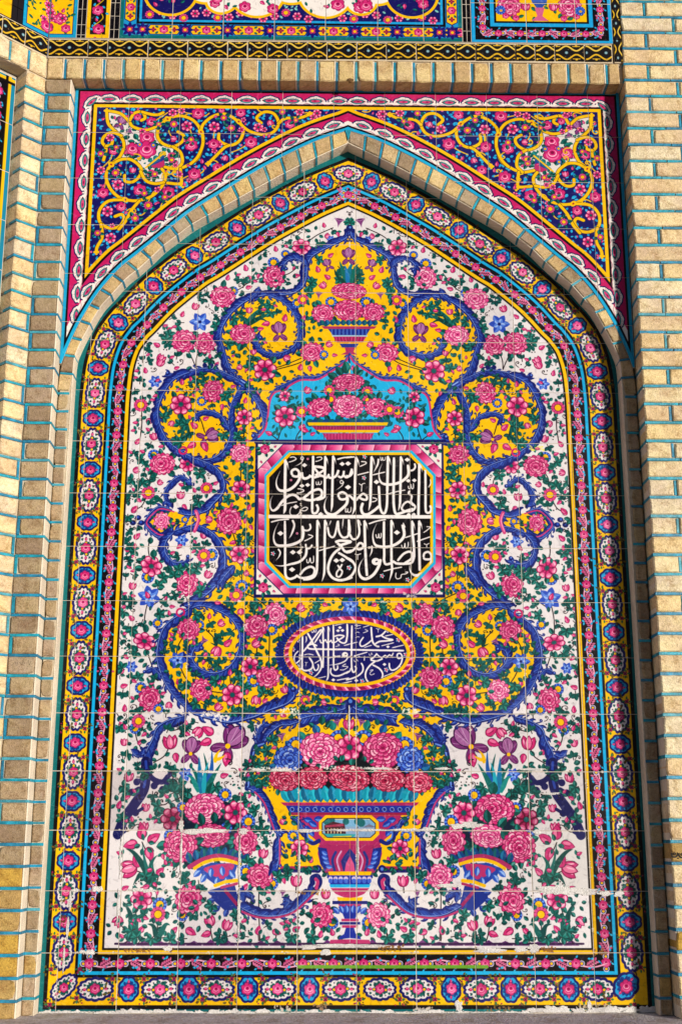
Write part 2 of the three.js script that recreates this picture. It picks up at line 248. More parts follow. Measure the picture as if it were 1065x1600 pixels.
// rows of motifs in photo pixels: [kind, x, y, size, angle or second size, ...]
function motif(m) {
  const [k, px, py, s0, e, f] = m; if (flip > 0 && PZ === 0) OCC.push([px, py, k === 'l' || k === 'c' ? 4 : k === 'T' || k === 'B' ? s0 * .9 : s0 * 1.05]); const [x, y] = P(px, py), q = K(px, py), s = s0 * q, jx = rr(-.5, .5), X = x + jx;
  switch (k) {
    case 'P': sprig(X, y, s, 7); peony(X, y, s, (e || s0) * q, rr(-.2, .2), f || PINK); break;
    case 'p': peony(X, y, s, (e || s0) * q, rr(-.2, .2), f || PINK); break;
    case 'A': sprig(X, y, s, 6); anemone(X, y, s, 7, f || PINK, rr(0, 1), e || 1); break;
    case 'a': anemone(X, y, s, 6, f || PINK, rr(0, 1), e || 1); break;
    case 'D': sprig(X, y, s, 5); daisy(X, y, s, undefined, e || COL.yellow); break;
    case 'E': eye(X, y, s, e || COL.yellow); break;
    case 'B': bud(X, y, s, e ?? rr(-2.6, -.5), f || PINK); break;
    case 'T': tulip(X, y, s, e ?? -1.57, f || PINK); break;
    case 'I': iris(X, y, s, e ?? -1.57); break;
    case 'L': bluebell(X, y, s, e || 0); break;
    case 'U': trumpet(X, y, s, e ?? -1.57); break;
    case 'R': rose(X, y, s, f || PINK); break;
    case 'S': sprig(X, y, s, e || 5); break;
    case 'l': leaf(x, y, s, e, f || .3); break;
    case 'c': curl(x, y, s, e || 0, f || 1); break;
  }
}
const motifs = (t, pal) => t.trim().split(/\s*;\s*/).forEach((r) => { if (!r) return; const a = r.split(/[\s,]+/); motif([a[0], ...a.slice(1).map(Number)].concat(a.length < 5 ? [undefined, pal] : [pal])); });
// small filling between the flowers: leaf sprays, buds, commas, dots
function filler(inside, minD, seed, wts) {
  const r = rng(seed), done = []; let t = 0;
  while (t++ < 26000) {
    const x = 186 + r() * 360, y = 332 + r() * 1146; if (!inside(x, y)) continue;
    let ok = true; for (const o of OCC) { const d = Math.hypot(o[0] - x, o[1] - y); if (d < o[2] + minD * .62) { ok = false; break; } } if (!ok) continue;
    for (const o of done) if (Math.hypot(o[0] - x, o[1] - y) < minD) { ok = false; break; } if (!ok) continue; done.push([x, y, r(), r() * 6.283, r()]);
  }
  both(() => { for (const [x, y, q, a, z] of done) { const [u, v] = P(x, y), c = Math.cos(a), s = Math.sin(a);
    if (q < wts[0]) { line([[u - c * 7, v - s * 7], [u + c * 5, v + s * 5]], 1.3, COL.stem); const n = 2 + Math.floor(z * 3); for (let i = 0; i < n; i++) leaf(u - c * 2, v - s * 2, 8.5 + 3 * z, a + (i - (n - 1) / 2) * 1.15, .44, z < .5 ? '#063433' : COL.green, z < .7 ? '#0e5a55' : COL.lgreen); }
    else if (q < wts[1]) { leaf(u - c * 5, v - s * 5, 8, a + 1.3, .4); leaf(u - c * 5, v - s * 5, 8, a - 1.3, .4); bud(u, v, 5.5 + 2 * z, a); }
    else if (q < wts[2]) { curl(u, v, 4 + 2 * z, a, z < .5 ? 1 : -1); ell(u + s * 6, v - c * 6, 1.1, 1.1, 0, COL.stem); }
    else { ell(u, v, 1.2, 1.2, 0, COL.stem); ell(u + 5 * c, v + 5 * s, 1, 1, 0, COL.stem); leaf(u - c * 3, v - s * 3, 6, a + 2, .4); } } });
}
// uneven glaze: brush streaks, pinholes
function streaks(o, n) { for (let i = 0; i < n; i++) { const x = rr(o.x0, o.x1) * U, y = -rr(o.y0, o.y1) * U, a = rr(0, 6.3), l = rr(2, 9); ctx.globalAlpha = rr(.03, .1); line([[x, y], [x + Math.cos(a) * l * .5 + rr(-1, 1), y + Math.sin(a) * l * .5], [x + Math.cos(a) * l, y + Math.sin(a) * l]], rr(.8, 3.2), R() < .5 ? '#fff' : '#140c18'); } for (let i = 0; i < n / 14; i++) { ctx.globalAlpha = rr(.2, .6); ell(rr(o.x0, o.x1) * U, -rr(o.y0, o.y1) * U, rr(.3, .9), rr(.3, .7), 0, R() < .5 ? '#e8e0d8' : '#1a1016'); } ctx.globalAlpha = 1; }
// border cartouche, long axis along ang
function scallop(a, b, n, amp) { const o = []; const N = n * 8; for (let i = 0; i < N; i++) { const t = i / N * 6.283, k = 1 + amp * Math.abs(Math.sin(n * t / 2)); o.push([Math.cos(t) * a * k, Math.sin(t) * b * k]); } return o; }
function cartouche(x, y, ang, kind, s = 1) {
  at(x, y, ang, s, s, () => {
    const w = kind === 'w', a = w ? 21 : 11, b = w ? 12.4 : 14;
    ctx.rotate(rr(-.04, .04)); ctx.scale(rr(.95, 1.04), rr(.95, 1.04)); fillP(scallop(a + (w ? 4.4 : 3.2), b + (w ? 4 : 3), w ? 14 : 8, .1), '#15145c'); fillP(scallop(a, b, w ? 14 : 8, .12), w ? '#dcd6d4' : '#1a96d0');
    const c = w ? COL.green : '#0d2d70';
    for (let i = 0; i < 15; i++) { const t = i / 15 * 6.283 + .3; leaf(Math.cos(t) * 5.5, Math.sin(t) * 5, w ? rr(6, 9) : 7, t + rr(-.4, .4), .42, c, w ? '#0f5f58' : '#123f8c'); }
    if (w) { for (const e of [-1, 1]) { ell(e * 9.5, rr(-1, 1), 2.6, 2.4, 0, COL.yellow, '#15205c', 1); bud(e * 16, 0, 5.2, e > 0 ? 0 : 3.14, PINK, false); leaf(e * 13, -5, 5, e > 0 ? -.6 : 3.7, .4); leaf(e * 13, 5, 5, e > 0 ? .6 : 2.5, .4); } for (let i = 0; i < 12; i++) { const t = i / 12 * 6.283; ell(Math.cos(t) * a * .88, Math.sin(t) * b * .84, 1.2, 1, t, '#2d2440'); } } else for (const e of [-1, 1]) bud(0, e * 10.5, 4, e * 1.57, PINK, false);
    at(0, 0, -ang, 1, 1, () => rose(rr(-.8, .8), rr(-.8, .8), rr(7.4, 8.6), pick(PINKS)));
  });
}
const quat = (x, y) => { for (let i = 0; i < 9; i++) leaf(x + rr(-9, 9), y + rr(-8, 8), rr(3, 6.5), rr(0, 6), .36, '#4a3c14', '#6e5a14'); for (let i = 0; i < 3; i++) ell(x + rr(-9, 9), y + rr(-8, 8), 1.3, 1.1, 0, '#8c1546'); for (let i = 0; i < 4; i++) { const a = i * 1.57 + .78; ell(x + Math.cos(a) * 2, y + Math.sin(a) * 2, 1.7, 1.5, 0, '#8c1546'); leaf(x + Math.cos(a + .78) * 3, y + Math.sin(a + .78) * 3, 5, a + .78, .4, '#1c5a3c', '#2d7a4a'); } ell(x, y, 1.1, 1.1, 0, '#2a1440'); };
// resample a closed or open polyline (metres or units) at equal steps -> [x, y, angle]
function along(p, step, off = 0) { const out = []; let d = 0, nxt = off; for (let i = 1; i < p.length; i++) { const a = p[i - 1], b = p[i], l = Math.hypot(b[0] - a[0], b[1] - a[1]); while (nxt <= d + l) { const t = (nxt - d) / l; out.push([a[0] + (b[0] - a[0]) * t, a[1] + (b[1] - a[1]) * t, Math.atan2(b[1] - a[1], b[0] - a[0])]); nxt += step; } d += l; } out.length_ = d; return out; }
const plen = (p) => { let d = 0; for (let i = 1; i < p.length; i++) d += Math.hypot(p[i][0] - p[i - 1][0], p[i][1] - p[i - 1][1]); return d; };
// the black border with pink leaf scroll and roses
function vine(p, step, r = 7, half = 9) {
  const L = plen(p), n = Math.max(1, Math.round(L / step)), st = L / n, q = along(p, st, 0), h = along(p, st, st / 2);
  const wave = along(p, st / 10, 0).map((a, i) => { const s = Math.sin(i / 10 * Math.PI) * half * .55; return [a[0] - Math.sin(a[2]) * s, a[1] + Math.cos(a[2]) * s]; });
  line(wave, 2.6, '#c9628e'); line(wave, 1.0, '#f2c3d4');
  h.forEach((a, i) => { at(a[0], a[1], a[2] + (i % 2 ? .5 : -.5), 1, 1, () => { for (let k = -2; k <= 2; k++) { leaf(k * 3.4, 0, 6.5, .8, .3, '#c04a7c', '#e694b4'); leaf(k * 3.4, 0, 6.5, -.8, .3, '#a83468', '#d9769e'); } }); for (const e of [-1, 1]) { const x = a[0] - Math.sin(a[2]) * e * half * .72, y = a[1] + Math.cos(a[2]) * e * half * .72; leaf(x, y, 5.5, a[2] + rr(-1, 1), .42, '#1498cc', '#2fb8e6'); leaf(x, y, 5, a[2] + 3.14 + rr(-1, 1), .42, '#1498cc', '#2fb8e6'); ell(x + rr(-7, 7), y + rr(-2, 2), 1.8, 1.6, 0, '#c0386e'); } });
  q.forEach((a) => { for (const e of [-1, 1]) { const x = a[0] + Math.cos(a[2]) * e * (r + 1.6), y = a[1] + Math.sin(a[2]) * e * (r + 1.6); ell(x, y, 4.6, 4.4, 0, '#d9d4e0'); ell(x, y, 3.5, 3.3, 0, '#1b2a80'); ell(x, y, 2.1, 2, 0, COL.yellow); const u = a[0] - Math.sin(a[2]) * e * (r + 1), v = a[1] + Math.cos(a[2]) * e * (r + 1); leaf(u, v, 5, a[2] + 2.2, .4, '#1498cc', '#2fb8e6'); leaf(u, v, 5, a[2] - .9, .4, '#1498cc', '#2fb8e6'); } rose(a[0], a[1], r); });
}
// ---------------------------------------------------------------- painting of the arched panel (plane z = 0)
const ZA = 0.142, ZB = 0.068, ZR = 0.155;            // wall face, arch and spandrel face, right-hand pier face
const half = [[-1.000, -.166], [-.990, 1.95], [-.988, 2.0], [-.981, 2.094], [-.965, 2.173], [-.939, 2.244], [-.894, 2.314], [-.861, 2.351], [-.815, 2.407], [-.759, 2.466], [-.649, 2.563], [-.577, 2.612], [-.401, 2.739], [-.283, 2.814], [-.158, 2.886], [0.002, 2.96]];
const halfArch = [half[0]].concat(spline(half.slice(1), false, 5)).map((p) => [p[0], p[1] + YB]);
const outline = halfArch.concat(halfArch.slice(0, -1).reverse().map((p) => [-p[0] + .004, p[1]]));   // clockwise in y-up
const ring = (d) => inset(outline.slice().reverse(), d);
const toU = (p) => p.map((q) => [q[0] * U, -q[1] * U]);
const CC = canvasFor(-1.07, YB - .215, 1.07, YB + 3.02, 632, 0);
use(CC);
const blade = (a, w, c) => ribbon(spline(pts(a)), (t) => w * (t < .25 ? .5 + 2 * t : 1.33 * (1 - t)) * 1.1, c);
const poly = (a, c, sm) => fillP(sm ? spline(pts(a), true) : pts(a), c);
{
  ctx.fillStyle = COL.teal; ctx.fillRect(-900, -2600, 1800, 3000);
  for (let i = 0; i < 900; i++) { ctx.globalAlpha = .10; const x = rr(-1.06, 1.06) * U, y = -rr(YB - .2, YB + 3) * U; line([[x, y], [x + rr(-2, 2), y + rr(5, 26)]], rr(1, 3), R() < .5 ? '#0a4a50' : '#14808a'); } ctx.globalAlpha = 1;
  fillP(toU(ring(-.013)), COL.black); fillP(toU(ring(0)), COL.yellow);
  fillP(toU(ring(.087)), COL.black); fillP(toU(ring(.096)), COL.cyan); fillP(toU(ring(.107)), COL.black);
  fillP(toU(ring(.161)), COL.yellow); fillP(toU(ring(.174)), COL.black); fillP(toU(ring(.181)), COL.white);
  // soft scratchy edges of the yellow ground
  const cut = (d, ya) => { const p = inset(outline.slice().reverse(), d); const n = outline.length; const q = p.slice().reverse(); const m = halfArch.length; return q.slice(0, m).filter((a) => a[1] >= ya + YB); };
  const side = toU([[-.955, YB]].concat(cut(.0445, .02))); const Ls = plen(side), ns = Math.round(Ls / (.1 * U) / 2) * 2, st = Ls / ns;
  for (const m of [1, -1]) along(side, st, 0).forEach((a, i) => { if (i === ns) return; const x = m > 0 ? a[0] : -a[0] + .004 * U, ang = m > 0 ? a[2] : Math.PI - a[2]; cartouche(x, a[1], ang, i % 2 ? 'b' : 'w', 1); });
  for (const m of [1, -1]) along(side, st / 2, 0).forEach((a, i) => { if (i % 2 === 0) return; for (const e of [-1, 1]) { const x = a[0] - Math.sin(a[2]) * e * 14, y = a[1] + Math.cos(a[2]) * e * 14; quat(m > 0 ? x : -x + .004 * U, y); } });
  { const p = side[side.length - 1]; cartouche(p[0], p[1] + 3, 0, 'w', .96); }
  const by = 1546;
  for (const x of [149, 250, 338, 434, 532, 593, 652, 751, 842, 933]) { const p = P(x, by); cartouche(p[0], p[1], 0, 'w', x === 593 ? .92 : 1); }
  for (const x of [201, 295, 387, 483, 704, 797, 888]) { const p = P(x, by); cartouche(p[0], p[1], 0, 'b', 1.05); }
  for (const x of [176, 225, 272, 316, 362, 410, 458, 508, 561, 624, 679, 728, 774, 820, 865, 911]) for (const e of [-16, 16]) { const p = P(x, by + e); quat(p[0], p[1]); }
  { let p = P(100, 1543); cartouche(p[0], p[1], -.75, 'w', .85); p = P(977, 1541); cartouche(p[0], p[1], .75, 'b', 1.2); for (const [x, y] of [[80, 1515], [120, 1560], [125, 1515], [78, 1570], [1000, 1512], [950, 1562], [990, 1570]]) quat(...P(x, y)); }
  const vs = toU(cut(.134, -.04)), vr = vs.map((a) => [-a[0] + .004 * U, a[1]]); vine(vs, .094 * U); vine(vr, .094 * U);
  vine([[-.866 * U, -(YB - .035) * U], [.870 * U, -(YB - .035) * U]], .1 * U);
  const hb = (x0, x1, y, w, c) => line([P(x0, y), P(x1, y)], w, c);
  hb(466, 760, 1511, 4.6, '#5f9a28');
}
// ---- field
{
  ctx.save(); trace(toU(ring(.181)), true); ctx.clip();
  const yf = [545, 356, 542, 370, 524, 380, 500, 392, 486, 402, 480, 418, 478, 436, 470, 450, 452, 460, 440, 458, 416, 460, 388, 468, 364, 486, 350, 506, 345, 526, 352, 550, 358, 566, 366, 584, 360, 586, 330, 575, 302, 578, 270, 594, 254, 620, 247, 646, 254, 674, 270, 696, 302, 714, 326, 724, 342, 736, 350, 754, 348, 770, 334, 786, 324, 798, 296, 805, 268, 798, 250, 794, 238, 802, 227, 817, 238, 830, 250, 837, 268, 831, 292, 822, 310, 821, 332, 832, 346, 848, 352, 870, 350, 892, 336, 916, 318, 932, 296, 948, 284, 958, 264, 972, 252, 990, 246, 1026, 254, 1056, 266, 1080, 284, 1100, 304, 1116, 336, 1124, 360, 1128, 396, 1130, 436, 1134, 470, 1124, 520, 1113, 547, 1104];
  const vf = [547, 1098, 520, 1113, 492, 1117, 470, 1123, 452, 1133, 440, 1132, 420, 1146, 412, 1160, 396, 1168, 392, 1186, 388, 1212, 387, 1230, 396, 1236, 410, 1252, 420, 1276, 426, 1296, 436, 1306, 434, 1334, 432, 1356, 440, 1360, 496, 1360, 547, 1360];
  both(() => {
    poly(yf, COL.yellow); poly(vf, COL.yellow);
  });
  both(() => {
    // stems on the white
    for (const s of ['348 464 380 448 400 425', '287 533 300 560 306 574', '321 536 308 556 306 574', '428 432 404 436 380 446', '428 432 450 428 466 416', '471 386 494 368 520 356', '220 633 222 660 218 690', '254 725 236 742 232 770', '293 725 318 742 322 763', '232 770 222 790 210 797', '237 885 232 860 234 842', '233 933 226 966 226 1002', '292 912 262 930 240 945', '226 1002 232 1024 238 1042', '318 868 308 890 292 912', '234 1092 222 1112 216 1127', '211 1138 214 1156 222 1172', '222 1316 236 1350 244 1388', '244 1388 246 1430 246 1470', '204 1358 224 1366 240 1384', '221 1404 212 1430 208 1470', '250 1362 246 1376 244 1390', '406 1369 404 1410 406 1470', '502 1430 492 1450 484 1470', '185 1440 200 1460 208 1474', '328 1442 330 1460 334 1474', '354 1446 352 1462 350 1474', '403 1454 404 1470', '432 1457 430 1470', '463 1377 462 1395', '266 1160 258 1180 240 1192', '310 1144 290 1138 270 1142', '379 522 384 540 396 556', '414 578 440 572 470 560', '382 652 382 670 380 690', '376 708 376 740 377 762', '430 960 404 938 380 926', '419 1058 420 1030 421 990', '419 1058 418 1080 410 1096', '314 1078 340 1082 363 1085', '363 1085 360 1066 359 1051', '294 984 278 1010 276 1032', '278 1032 288 1056 300 1072', '358 814 366 840 374 866', '374 866 378 900 372 930', '488 550 470 566 430 578', '400 979 402 1000 400 1030', '338 1018 336 1000 322 984', '302 612 310 590 304 578', '286 632 310 650 320 676']) stem(s.split(' ').map(Number));
    // white ground flowers
    motifs(`E 364 455 8;P 348 464 19 17;T 305 479 10 -1.2;B 285 491 8;L 312 503 17;P 287 533 19 18;P 321 536 16 17;B 245 539 9 -2.6;T 252 560 12 -1;B 356 434 8 -1.4;B 384 419 9 -1.9;B 389 449 8 -.3;
      E 427 410 9;P 428 432 17 18;B 431 389 8 -1.8;E 446 397 7 ;A 471 386 15 .9;T 511 369 8 -.6;L 517 374 7;B 506 352 7 -1.8;U 529 347 11 -1.4;B 463 431 9 -.2;S 491 366 10;S 403 414 10;S 458 440 8;S 440 442 9;
      T 250 567 11 -1.1;B 227 579 8 -1.8;L 243 596 11;B 247 594 6 -.5;D 220 633 11;T 233 658 9 .9;T 241 682 11 -1.9;B 215 690 9 -1;E 240 711 9;P 254 725 19 17;A 293 725 13;D 232 770 11;T 250 754 8 -.8;T 213 735 9 -.4;B 210 797 10 -.7;T 282 774 11 -1.57;D 322 763 10;B 337 755 7;B 304 766 7;B 322 787 8 -1;B 288 792 8 .8;B 339 569 7;B 276 575 7 -.4;S 306 566 14;S 226 612 9;S 236 650 9;
      B 211 795 9 -.8;B 214 838 10 -.8;E 231 902 10;A 237 885 18 .85;P 292 912 17 19;T 325 898 11 -1.1;E 331 867 10;D 318 868 11;T 318 837 9 -1.8;L 284 844 11;B 280 854 8 2.4;B 252 850 7;T 207 916 10 -1.4;L 233 933 19 .3;B 230 930 9 -2;B 269 948 7 0;B 206 966 9;E 246 974 8;A 226 1002 18 .72;S 234 860 14;S 262 918 10;S 232 962 11;
      L 206 1042 10;E 220 1075 9;P 234 1092 17 19;E 248 1108 8;B 194 1072 9 -.3;B 195 1107 9 -1.6;T 264 1102 9 1.6;E 211 1138 9;D 216 1127 11;T 194 1160 10 -1.6;B 219 1160 8 -.9;S 232 1030 9;S 212 1158 10;S 256 1066 9;
      T 266 1160 19 -1.7;B 275 1184 12 1.4;B 243 1173 9 -1.6;T 310 1144 14 2.2;B 200 1214 13 -1.5;T 202 1214 12 -1.5;S 200 1196 9;S 252 1186 10;S 186 1256 7;B 186 1258 10 -1.3;
      I 298 1178 24 -1.5;I 356 1166 34 -.9;B 325 1142 16 -2.6;B 322 1160 15 2.8;B 354 1186 17 1.7;S 296 1210 12;B 350 1212 10 -.3;L 290 1210 11 .2;
      c 248 1242 8 3.4;c 256 1254 8 3.4;c 252 1268 8 3.2;c 200 1296 7 3.3;c 214 1292 7 0;c 358 1190 7 1;c 366 1204 6 1;
      T 228 1262 11 -1.5;T 224 1292 13 -1.5;B 205 1320 17 2.9;B 222 1300 18 -1.6;B 240 1310 17 -.6;B 234 1334 17 1.2;S 226 1320 9;T 202 1358 22 2.9;B 214 1346 16 -2;B 250 1362 12 -.8;
      A 221 1404 17;E 250 1414 11;D 247 1429 12;T 185 1440 14 2.3;B 222 1452 10 -.9;B 272 1454 10 -.9;T 328 1440 14 -2;T 354 1446 14 -1.2;B 298 1456 14 .5;B 322 1460 12 2.8;E 285 1430 9;P 294 1406 20 22;S 262 1380 13;S 306 1366 12;S 206 1420 12;S 262 1446 12;S 238 1452 11;S 190 1410 10;S 180 1450 10;S 312 1420 10;S 316 1440 10;S 344 1424 8;
      B 196 1388 9 -.5;B 228 1386 9 -.4;
      T 411 1334 13 -1.4;E 384 1362 10;E 426 1381 9;P 406 1369 20 18;T 463 1377 15 -1.57;E 518 1442 10;P 502 1430 18 18;T 508 1398 12 -1.57;B 501 1460 9 -1.3;B 519 1457 9 -2;B 403 1454 11 -1.3;B 432 1457 11 .3;B 462 1452 10 -.5;B 383 1386 9 -1;S 400 1466 9;S 440 1466 9;S 470 1462 9;S 484 1444 11;S 520 1462 9;S 434 1408 14;U 441 1396 8 -1.5;S 402 1400 9`);
    for (const [a, w, c] of [['240 1380 212 1336 196 1326', 9, '#093b3a'], ['243 1388 228 1352 222 1318', 7, '#125c58'], ['243 1388 222 1368 214 1374 208 1384', 9, '#093b3a'], ['242 1384 236 1352 246 1336', 9, '#0f544e'], ['208 1470 204 1430 192 1408', 10, '#093b3a'], ['210 1470 214 1438 230 1430', 9, '#0f544e'], ['246 1470 240 1448 230 1444', 8, '#093b3a'], ['246 1470 258 1446 266 1446', 8, '#0f544e']]) blade(a.split(' ').map(Number), w, c);
    // iris leaves
    for (const [a, w, c] of [['316 1240 308 1214 296 1194', 9, '#0d5f5a'], ['314 1240 312 1206 311 1182', 9, '#146a9a'], ['318 1240 324 1208 318 1176', 8, '#0c4f4c'], ['318 1240 330 1204 331 1172', 9, '#1750a0'], ['320 1240 334 1212 346 1192', 9, '#0d5f5a'], ['310 1238 300 1216 292 1212', 7, '#17807a'], ['318 1240 320 1210 326 1190', 7, '#1c9ab0']]) blade(a.split(' ').map(Number), w, c);
    blade([336, 1192, 338, 1180, 346, 1170], 6, COL.yellow); blade([338, 1188, 346, 1184, 352, 1180], 5, COL.yellow);
    // ground line of plants
    for (let x = 186; x < 545; x += 26) { const p = P(x, 1478), q = P(x + 26, 1478); fillP([[p[0], p[1]], [p[0] + 6, p[1] - 4], [(p[0] + q[0]) / 2, p[1] - rr(5, 9)], [q[0] - 6, q[1] - 4], q], R() < .5 ? '#4a1c58' : '#5e2468'); line([[p[0] + 4, p[1] - 3], [q[0] - 4, p[1] - 4]], 1.4, '#9a5a9a'); }
    line([P(180, 1475), P(548, 1475)], 3, '#2a1238');
    // bouquet in basket
    S_(); function S_() { poly([276, 1300, 300, 1262, 340, 1250, 378, 1268, 388, 1310, 372, 1346, 330, 1342, 296, 1356, 284, 1340], '#0e1c30', true); }
    motifs('S 292 1340 14 6;S 326 1338 16 7;S 352 1336 16 7;S 372 1336 12;S 268 1268 14;S 352 1262 12;S 382 1290 10;A 270 1280 19 .95', DARKR);
    motifs('E 286 1262 9;P 320 1264 30 22;E 352 1242 10;E 266 1306 10;E 354 1294 9;A 368 1270 18;P 330 1306 27 17;P 282 1322 25 24;E 388 1284 11;P 384 1314 18 22');
    for (let i = 0; i < 9; i++) { const p = P(298 + i * 10, 1344 - Math.sin((i + .5) / 9 * 3.14) * 10); leaf(p[0], p[1] + 6, 17, -1.9 + i * .12, .42, '#0d3c78', i % 2 ? '#1a6c96' : '#0f5a60'); }
    poly([306, 1358, 330, 1348, 372, 1350, 362, 1378, 338, 1384, 322, 1372], '#1e3c9e'); poly([318, 1358, 346, 1350, 366, 1352, 352, 1372, 340, 1372], '#b02a68', true);
    for (const [x, y, a] of [[314, 1366, 2.4], [322, 1372, 2.1], [330, 1362, 1.6], [346, 1360, 1.4], [358, 1366, .9], [352, 1376, 1.2], [340, 1376, 1.7]]) { const p = P(x, y); leaf(p[0], p[1] - 6, 15, a, .4, '#2450b8', '#8ab0ee'); }
    line(spline(pts([296, 1355, 316, 1344, 342, 1338, 374, 1345])), 7, '#a3265c'); line(spline(pts([304, 1357, 322, 1347, 346, 1343, 374, 1350])), 5, COL.yellow);
    poly([332, 1390, 366, 1380, 376, 1420, 352, 1424, 330, 1404], '#1a2c84'); line(pts([336, 1384, 352, 1378, 370, 1376]), 5, COL.yellow); line(pts([346, 1387, 370, 1381]), 4, '#a3265c'); line(pts([352, 1392, 372, 1416]), 5, '#8c1a50');
    for (const [x, y, a] of [[338, 1396, 3.3], [336, 1406, 2.9], [344, 1416, 2.5], [356, 1420, 2.0]]) { const p = P(x, y); leaf(p[0], p[1], 13, a, .45, '#182a80', '#3c62c0'); }
    // boat-shaped scroll
    scroll([372, 1416, 400, 1430, 430, 1432, 456, 1425, 474, 1410, 490, 1394], 7, -1, ''); line(spline(pts([372, 1422, 400, 1433, 430, 1434, 456, 1427, 476, 1411, 492, 1395])), 3, '#b02a62');
    line(spline(pts([490, 1394, 499, 1380, 496, 1370, 488, 1372, 488, 1380])), 8, '#131a64'); line(spline(pts([494, 1388, 496, 1378, 493, 1374])), 5, '#b8346c'); scroll([444, 1420, 452, 1410, 444, 1408], 4, 0, 'e'); scroll([380, 1410, 374, 1396, 384, 1394, 396, 1400], 5, 1, '');
    // dark branch at the side of the lower field
    scroll([290, 1119, 264, 1126, 246, 1138, 239, 1156, 228, 1178, 228, 1196], 7, -1, ''); scroll([206, 1172, 214, 1182, 226, 1178], 5, -1, ''); line(spline(pts([228, 1190, 228, 1214, 224, 1236, 208, 1260, 194, 1280, 184, 1304])), 15, '#10124e'); line(spline(pts([228, 1190, 229, 1210, 225, 1230])), 4, '#223c9c');
    line(spline(pts([230, 1206, 240, 1218, 254, 1222, 262, 1214])), 8, '#10124e'); for (const [x, y] of [[184, 1306], [214, 1222], [206, 1238], [241, 1228], [254, 1234], [212, 1270]]) { const p = P(x, y); ell(p[0], p[1], 5.5, 5.5, 0, '#10124e'); line([p, [p[0] + 10, p[1] - 6]], 5, '#10124e'); }
    for (const [x, y, a] of [[266, 1214, -.8], [268, 1220, .2], [262, 1222, .9]]) { const p = P(x, y); leaf(p[0] - 4, p[1], 14, a, .45, '#10124e', '#1a1e6a'); }
  });
  both(() => {
    // scrolls that bound the yellow field
    scroll([545, 358, 542, 371, 524, 381, 500, 393, 486, 403, 480, 420, 478, 437, 470, 451, 450, 460, 416, 461, 388, 469, 364, 487, 350, 507, 345, 527, 351, 550, 360, 576, 378, 596], 6.5, 1, ''); { const p = P(545, 356); ell(p[0], p[1], 5, 6, 0, '#111860'); ell(p[0] - 5, p[1] + 5, 4, 4, 0, '#111860'); ell(p[0], p[1] - 1, 2, 2, 0, '#4d7fd6'); }
    scroll([480, 416, 466, 405, 452, 406, 444, 414, 447, 420], 5.5, 1, 'e'); scroll([404, 450, 400, 458, 390, 466], 4, 0, 's');
    scroll([416, 461, 438, 470, 455, 485, 465, 505, 466, 525, 458, 542, 437, 552, 415, 550, 403, 537, 407, 528], 6, -1, 'e');
    scroll([380, 598, 360, 587, 330, 576, 302, 579, 282, 585, 262, 583], 6, -1, 'e');
    scroll([296, 582, 270, 595, 254, 620, 247, 646, 254, 674, 271, 697, 302, 715, 327, 718, 348, 706, 360, 682, 358, 660, 361, 636, 370, 614, 380, 600], 6.5, 1, ''); { for (const [x, y] of [[320, 571], [330, 571], [240, 640]]) { const p = P(x, y); ell(p[0], p[1], 4, 4, 0, '#111860'); } }
    scroll([359, 672, 347, 651, 327, 642, 308, 646, 306, 656], 5.5, -1, 'e');
    { const p = P(380, 599); at(p[0], p[1], .6, 1, 1, () => { ctx.fillStyle = '#1a2a86'; ctx.fillRect(-8, -6, 16, 12); line([[-6, -2], [6, -2]], 2, '#7ea6ea'); line([[-6, 3], [6, 3]], 2, '#3f66cc'); }); }
    scroll([382, 602, 395, 620, 407, 641, 412, 662, 408, 678, 396, 681], 7, -1, 'e');
    { const p = P(286, 704); ell(p[0], p[1], 6, 6, 0, null, '#c2185f', 3); }
    scroll([300, 715, 327, 725, 343, 737, 351, 755, 348, 771, 334, 787, 322, 799, 296, 805, 278, 801], 7, 1, ''); scroll([301, 757, 284, 744, 267, 754, 257, 772, 261, 790], 5.5, -1, 's');
    scroll([268, 797, 250, 792, 236, 801, 225, 817], 6, -1, ''); scroll([225, 817, 236, 832, 250, 840, 268, 833], 6, -1, ''); line(spline(pts([272, 800, 252, 795, 239, 803, 229, 817, 239, 829, 252, 836, 270, 831])), 2.2, '#c2306c');
    for (const [x, y] of [[208, 817], [216, 809], [216, 825], [221, 817]]) { const p = P(x, y); ell(p[0], p[1], 5, 4.4, 0, '#111860'); ell(p[0] - 1, p[1] - 1, 2, 2, 0, '#2c4fb8'); }
    scroll([268, 832, 292, 823, 311, 822, 332, 833, 346, 849, 352, 871, 350, 893, 336, 917, 318, 933, 296, 949], 7, 1, ''); scroll([272, 832, 260, 846, 259, 864, 271, 878, 288, 878, 294, 870], 6, 1, 'e'); scroll([366, 884, 352, 900, 344, 912], 5, 0, '');
    line(spline(pts([306, 799, 310, 812, 304, 830])), 5.5, '#c43a76'); line(spline(pts([306, 800, 309, 812, 304, 828])), 1.6, '#eb8fb4');
    scroll([298, 949, 284, 959, 264, 973, 252, 991, 246, 1026, 254, 1057, 267, 1081, 285, 1101, 305, 1117], 7, -1, ''); scroll([304, 1116, 336, 1125, 360, 1129, 396, 1121, 422, 1110, 448, 1100, 460, 1088, 458, 1077], 8, -1, 'e');
    scroll([300, 950, 318, 947, 348, 958, 365, 971, 375, 991, 374, 1013, 366, 1033, 352, 1047, 332, 1052, 311, 1044, 301, 1030, 303, 1016, 315, 1013], 6.5, -1, 'e'); scroll([226, 1050, 238, 1044, 252, 1056], 5, 1, 's'); { const p = P(282, 957); ell(p[0], p[1], 6, 6, 0, null, '#c2185f', 3); }
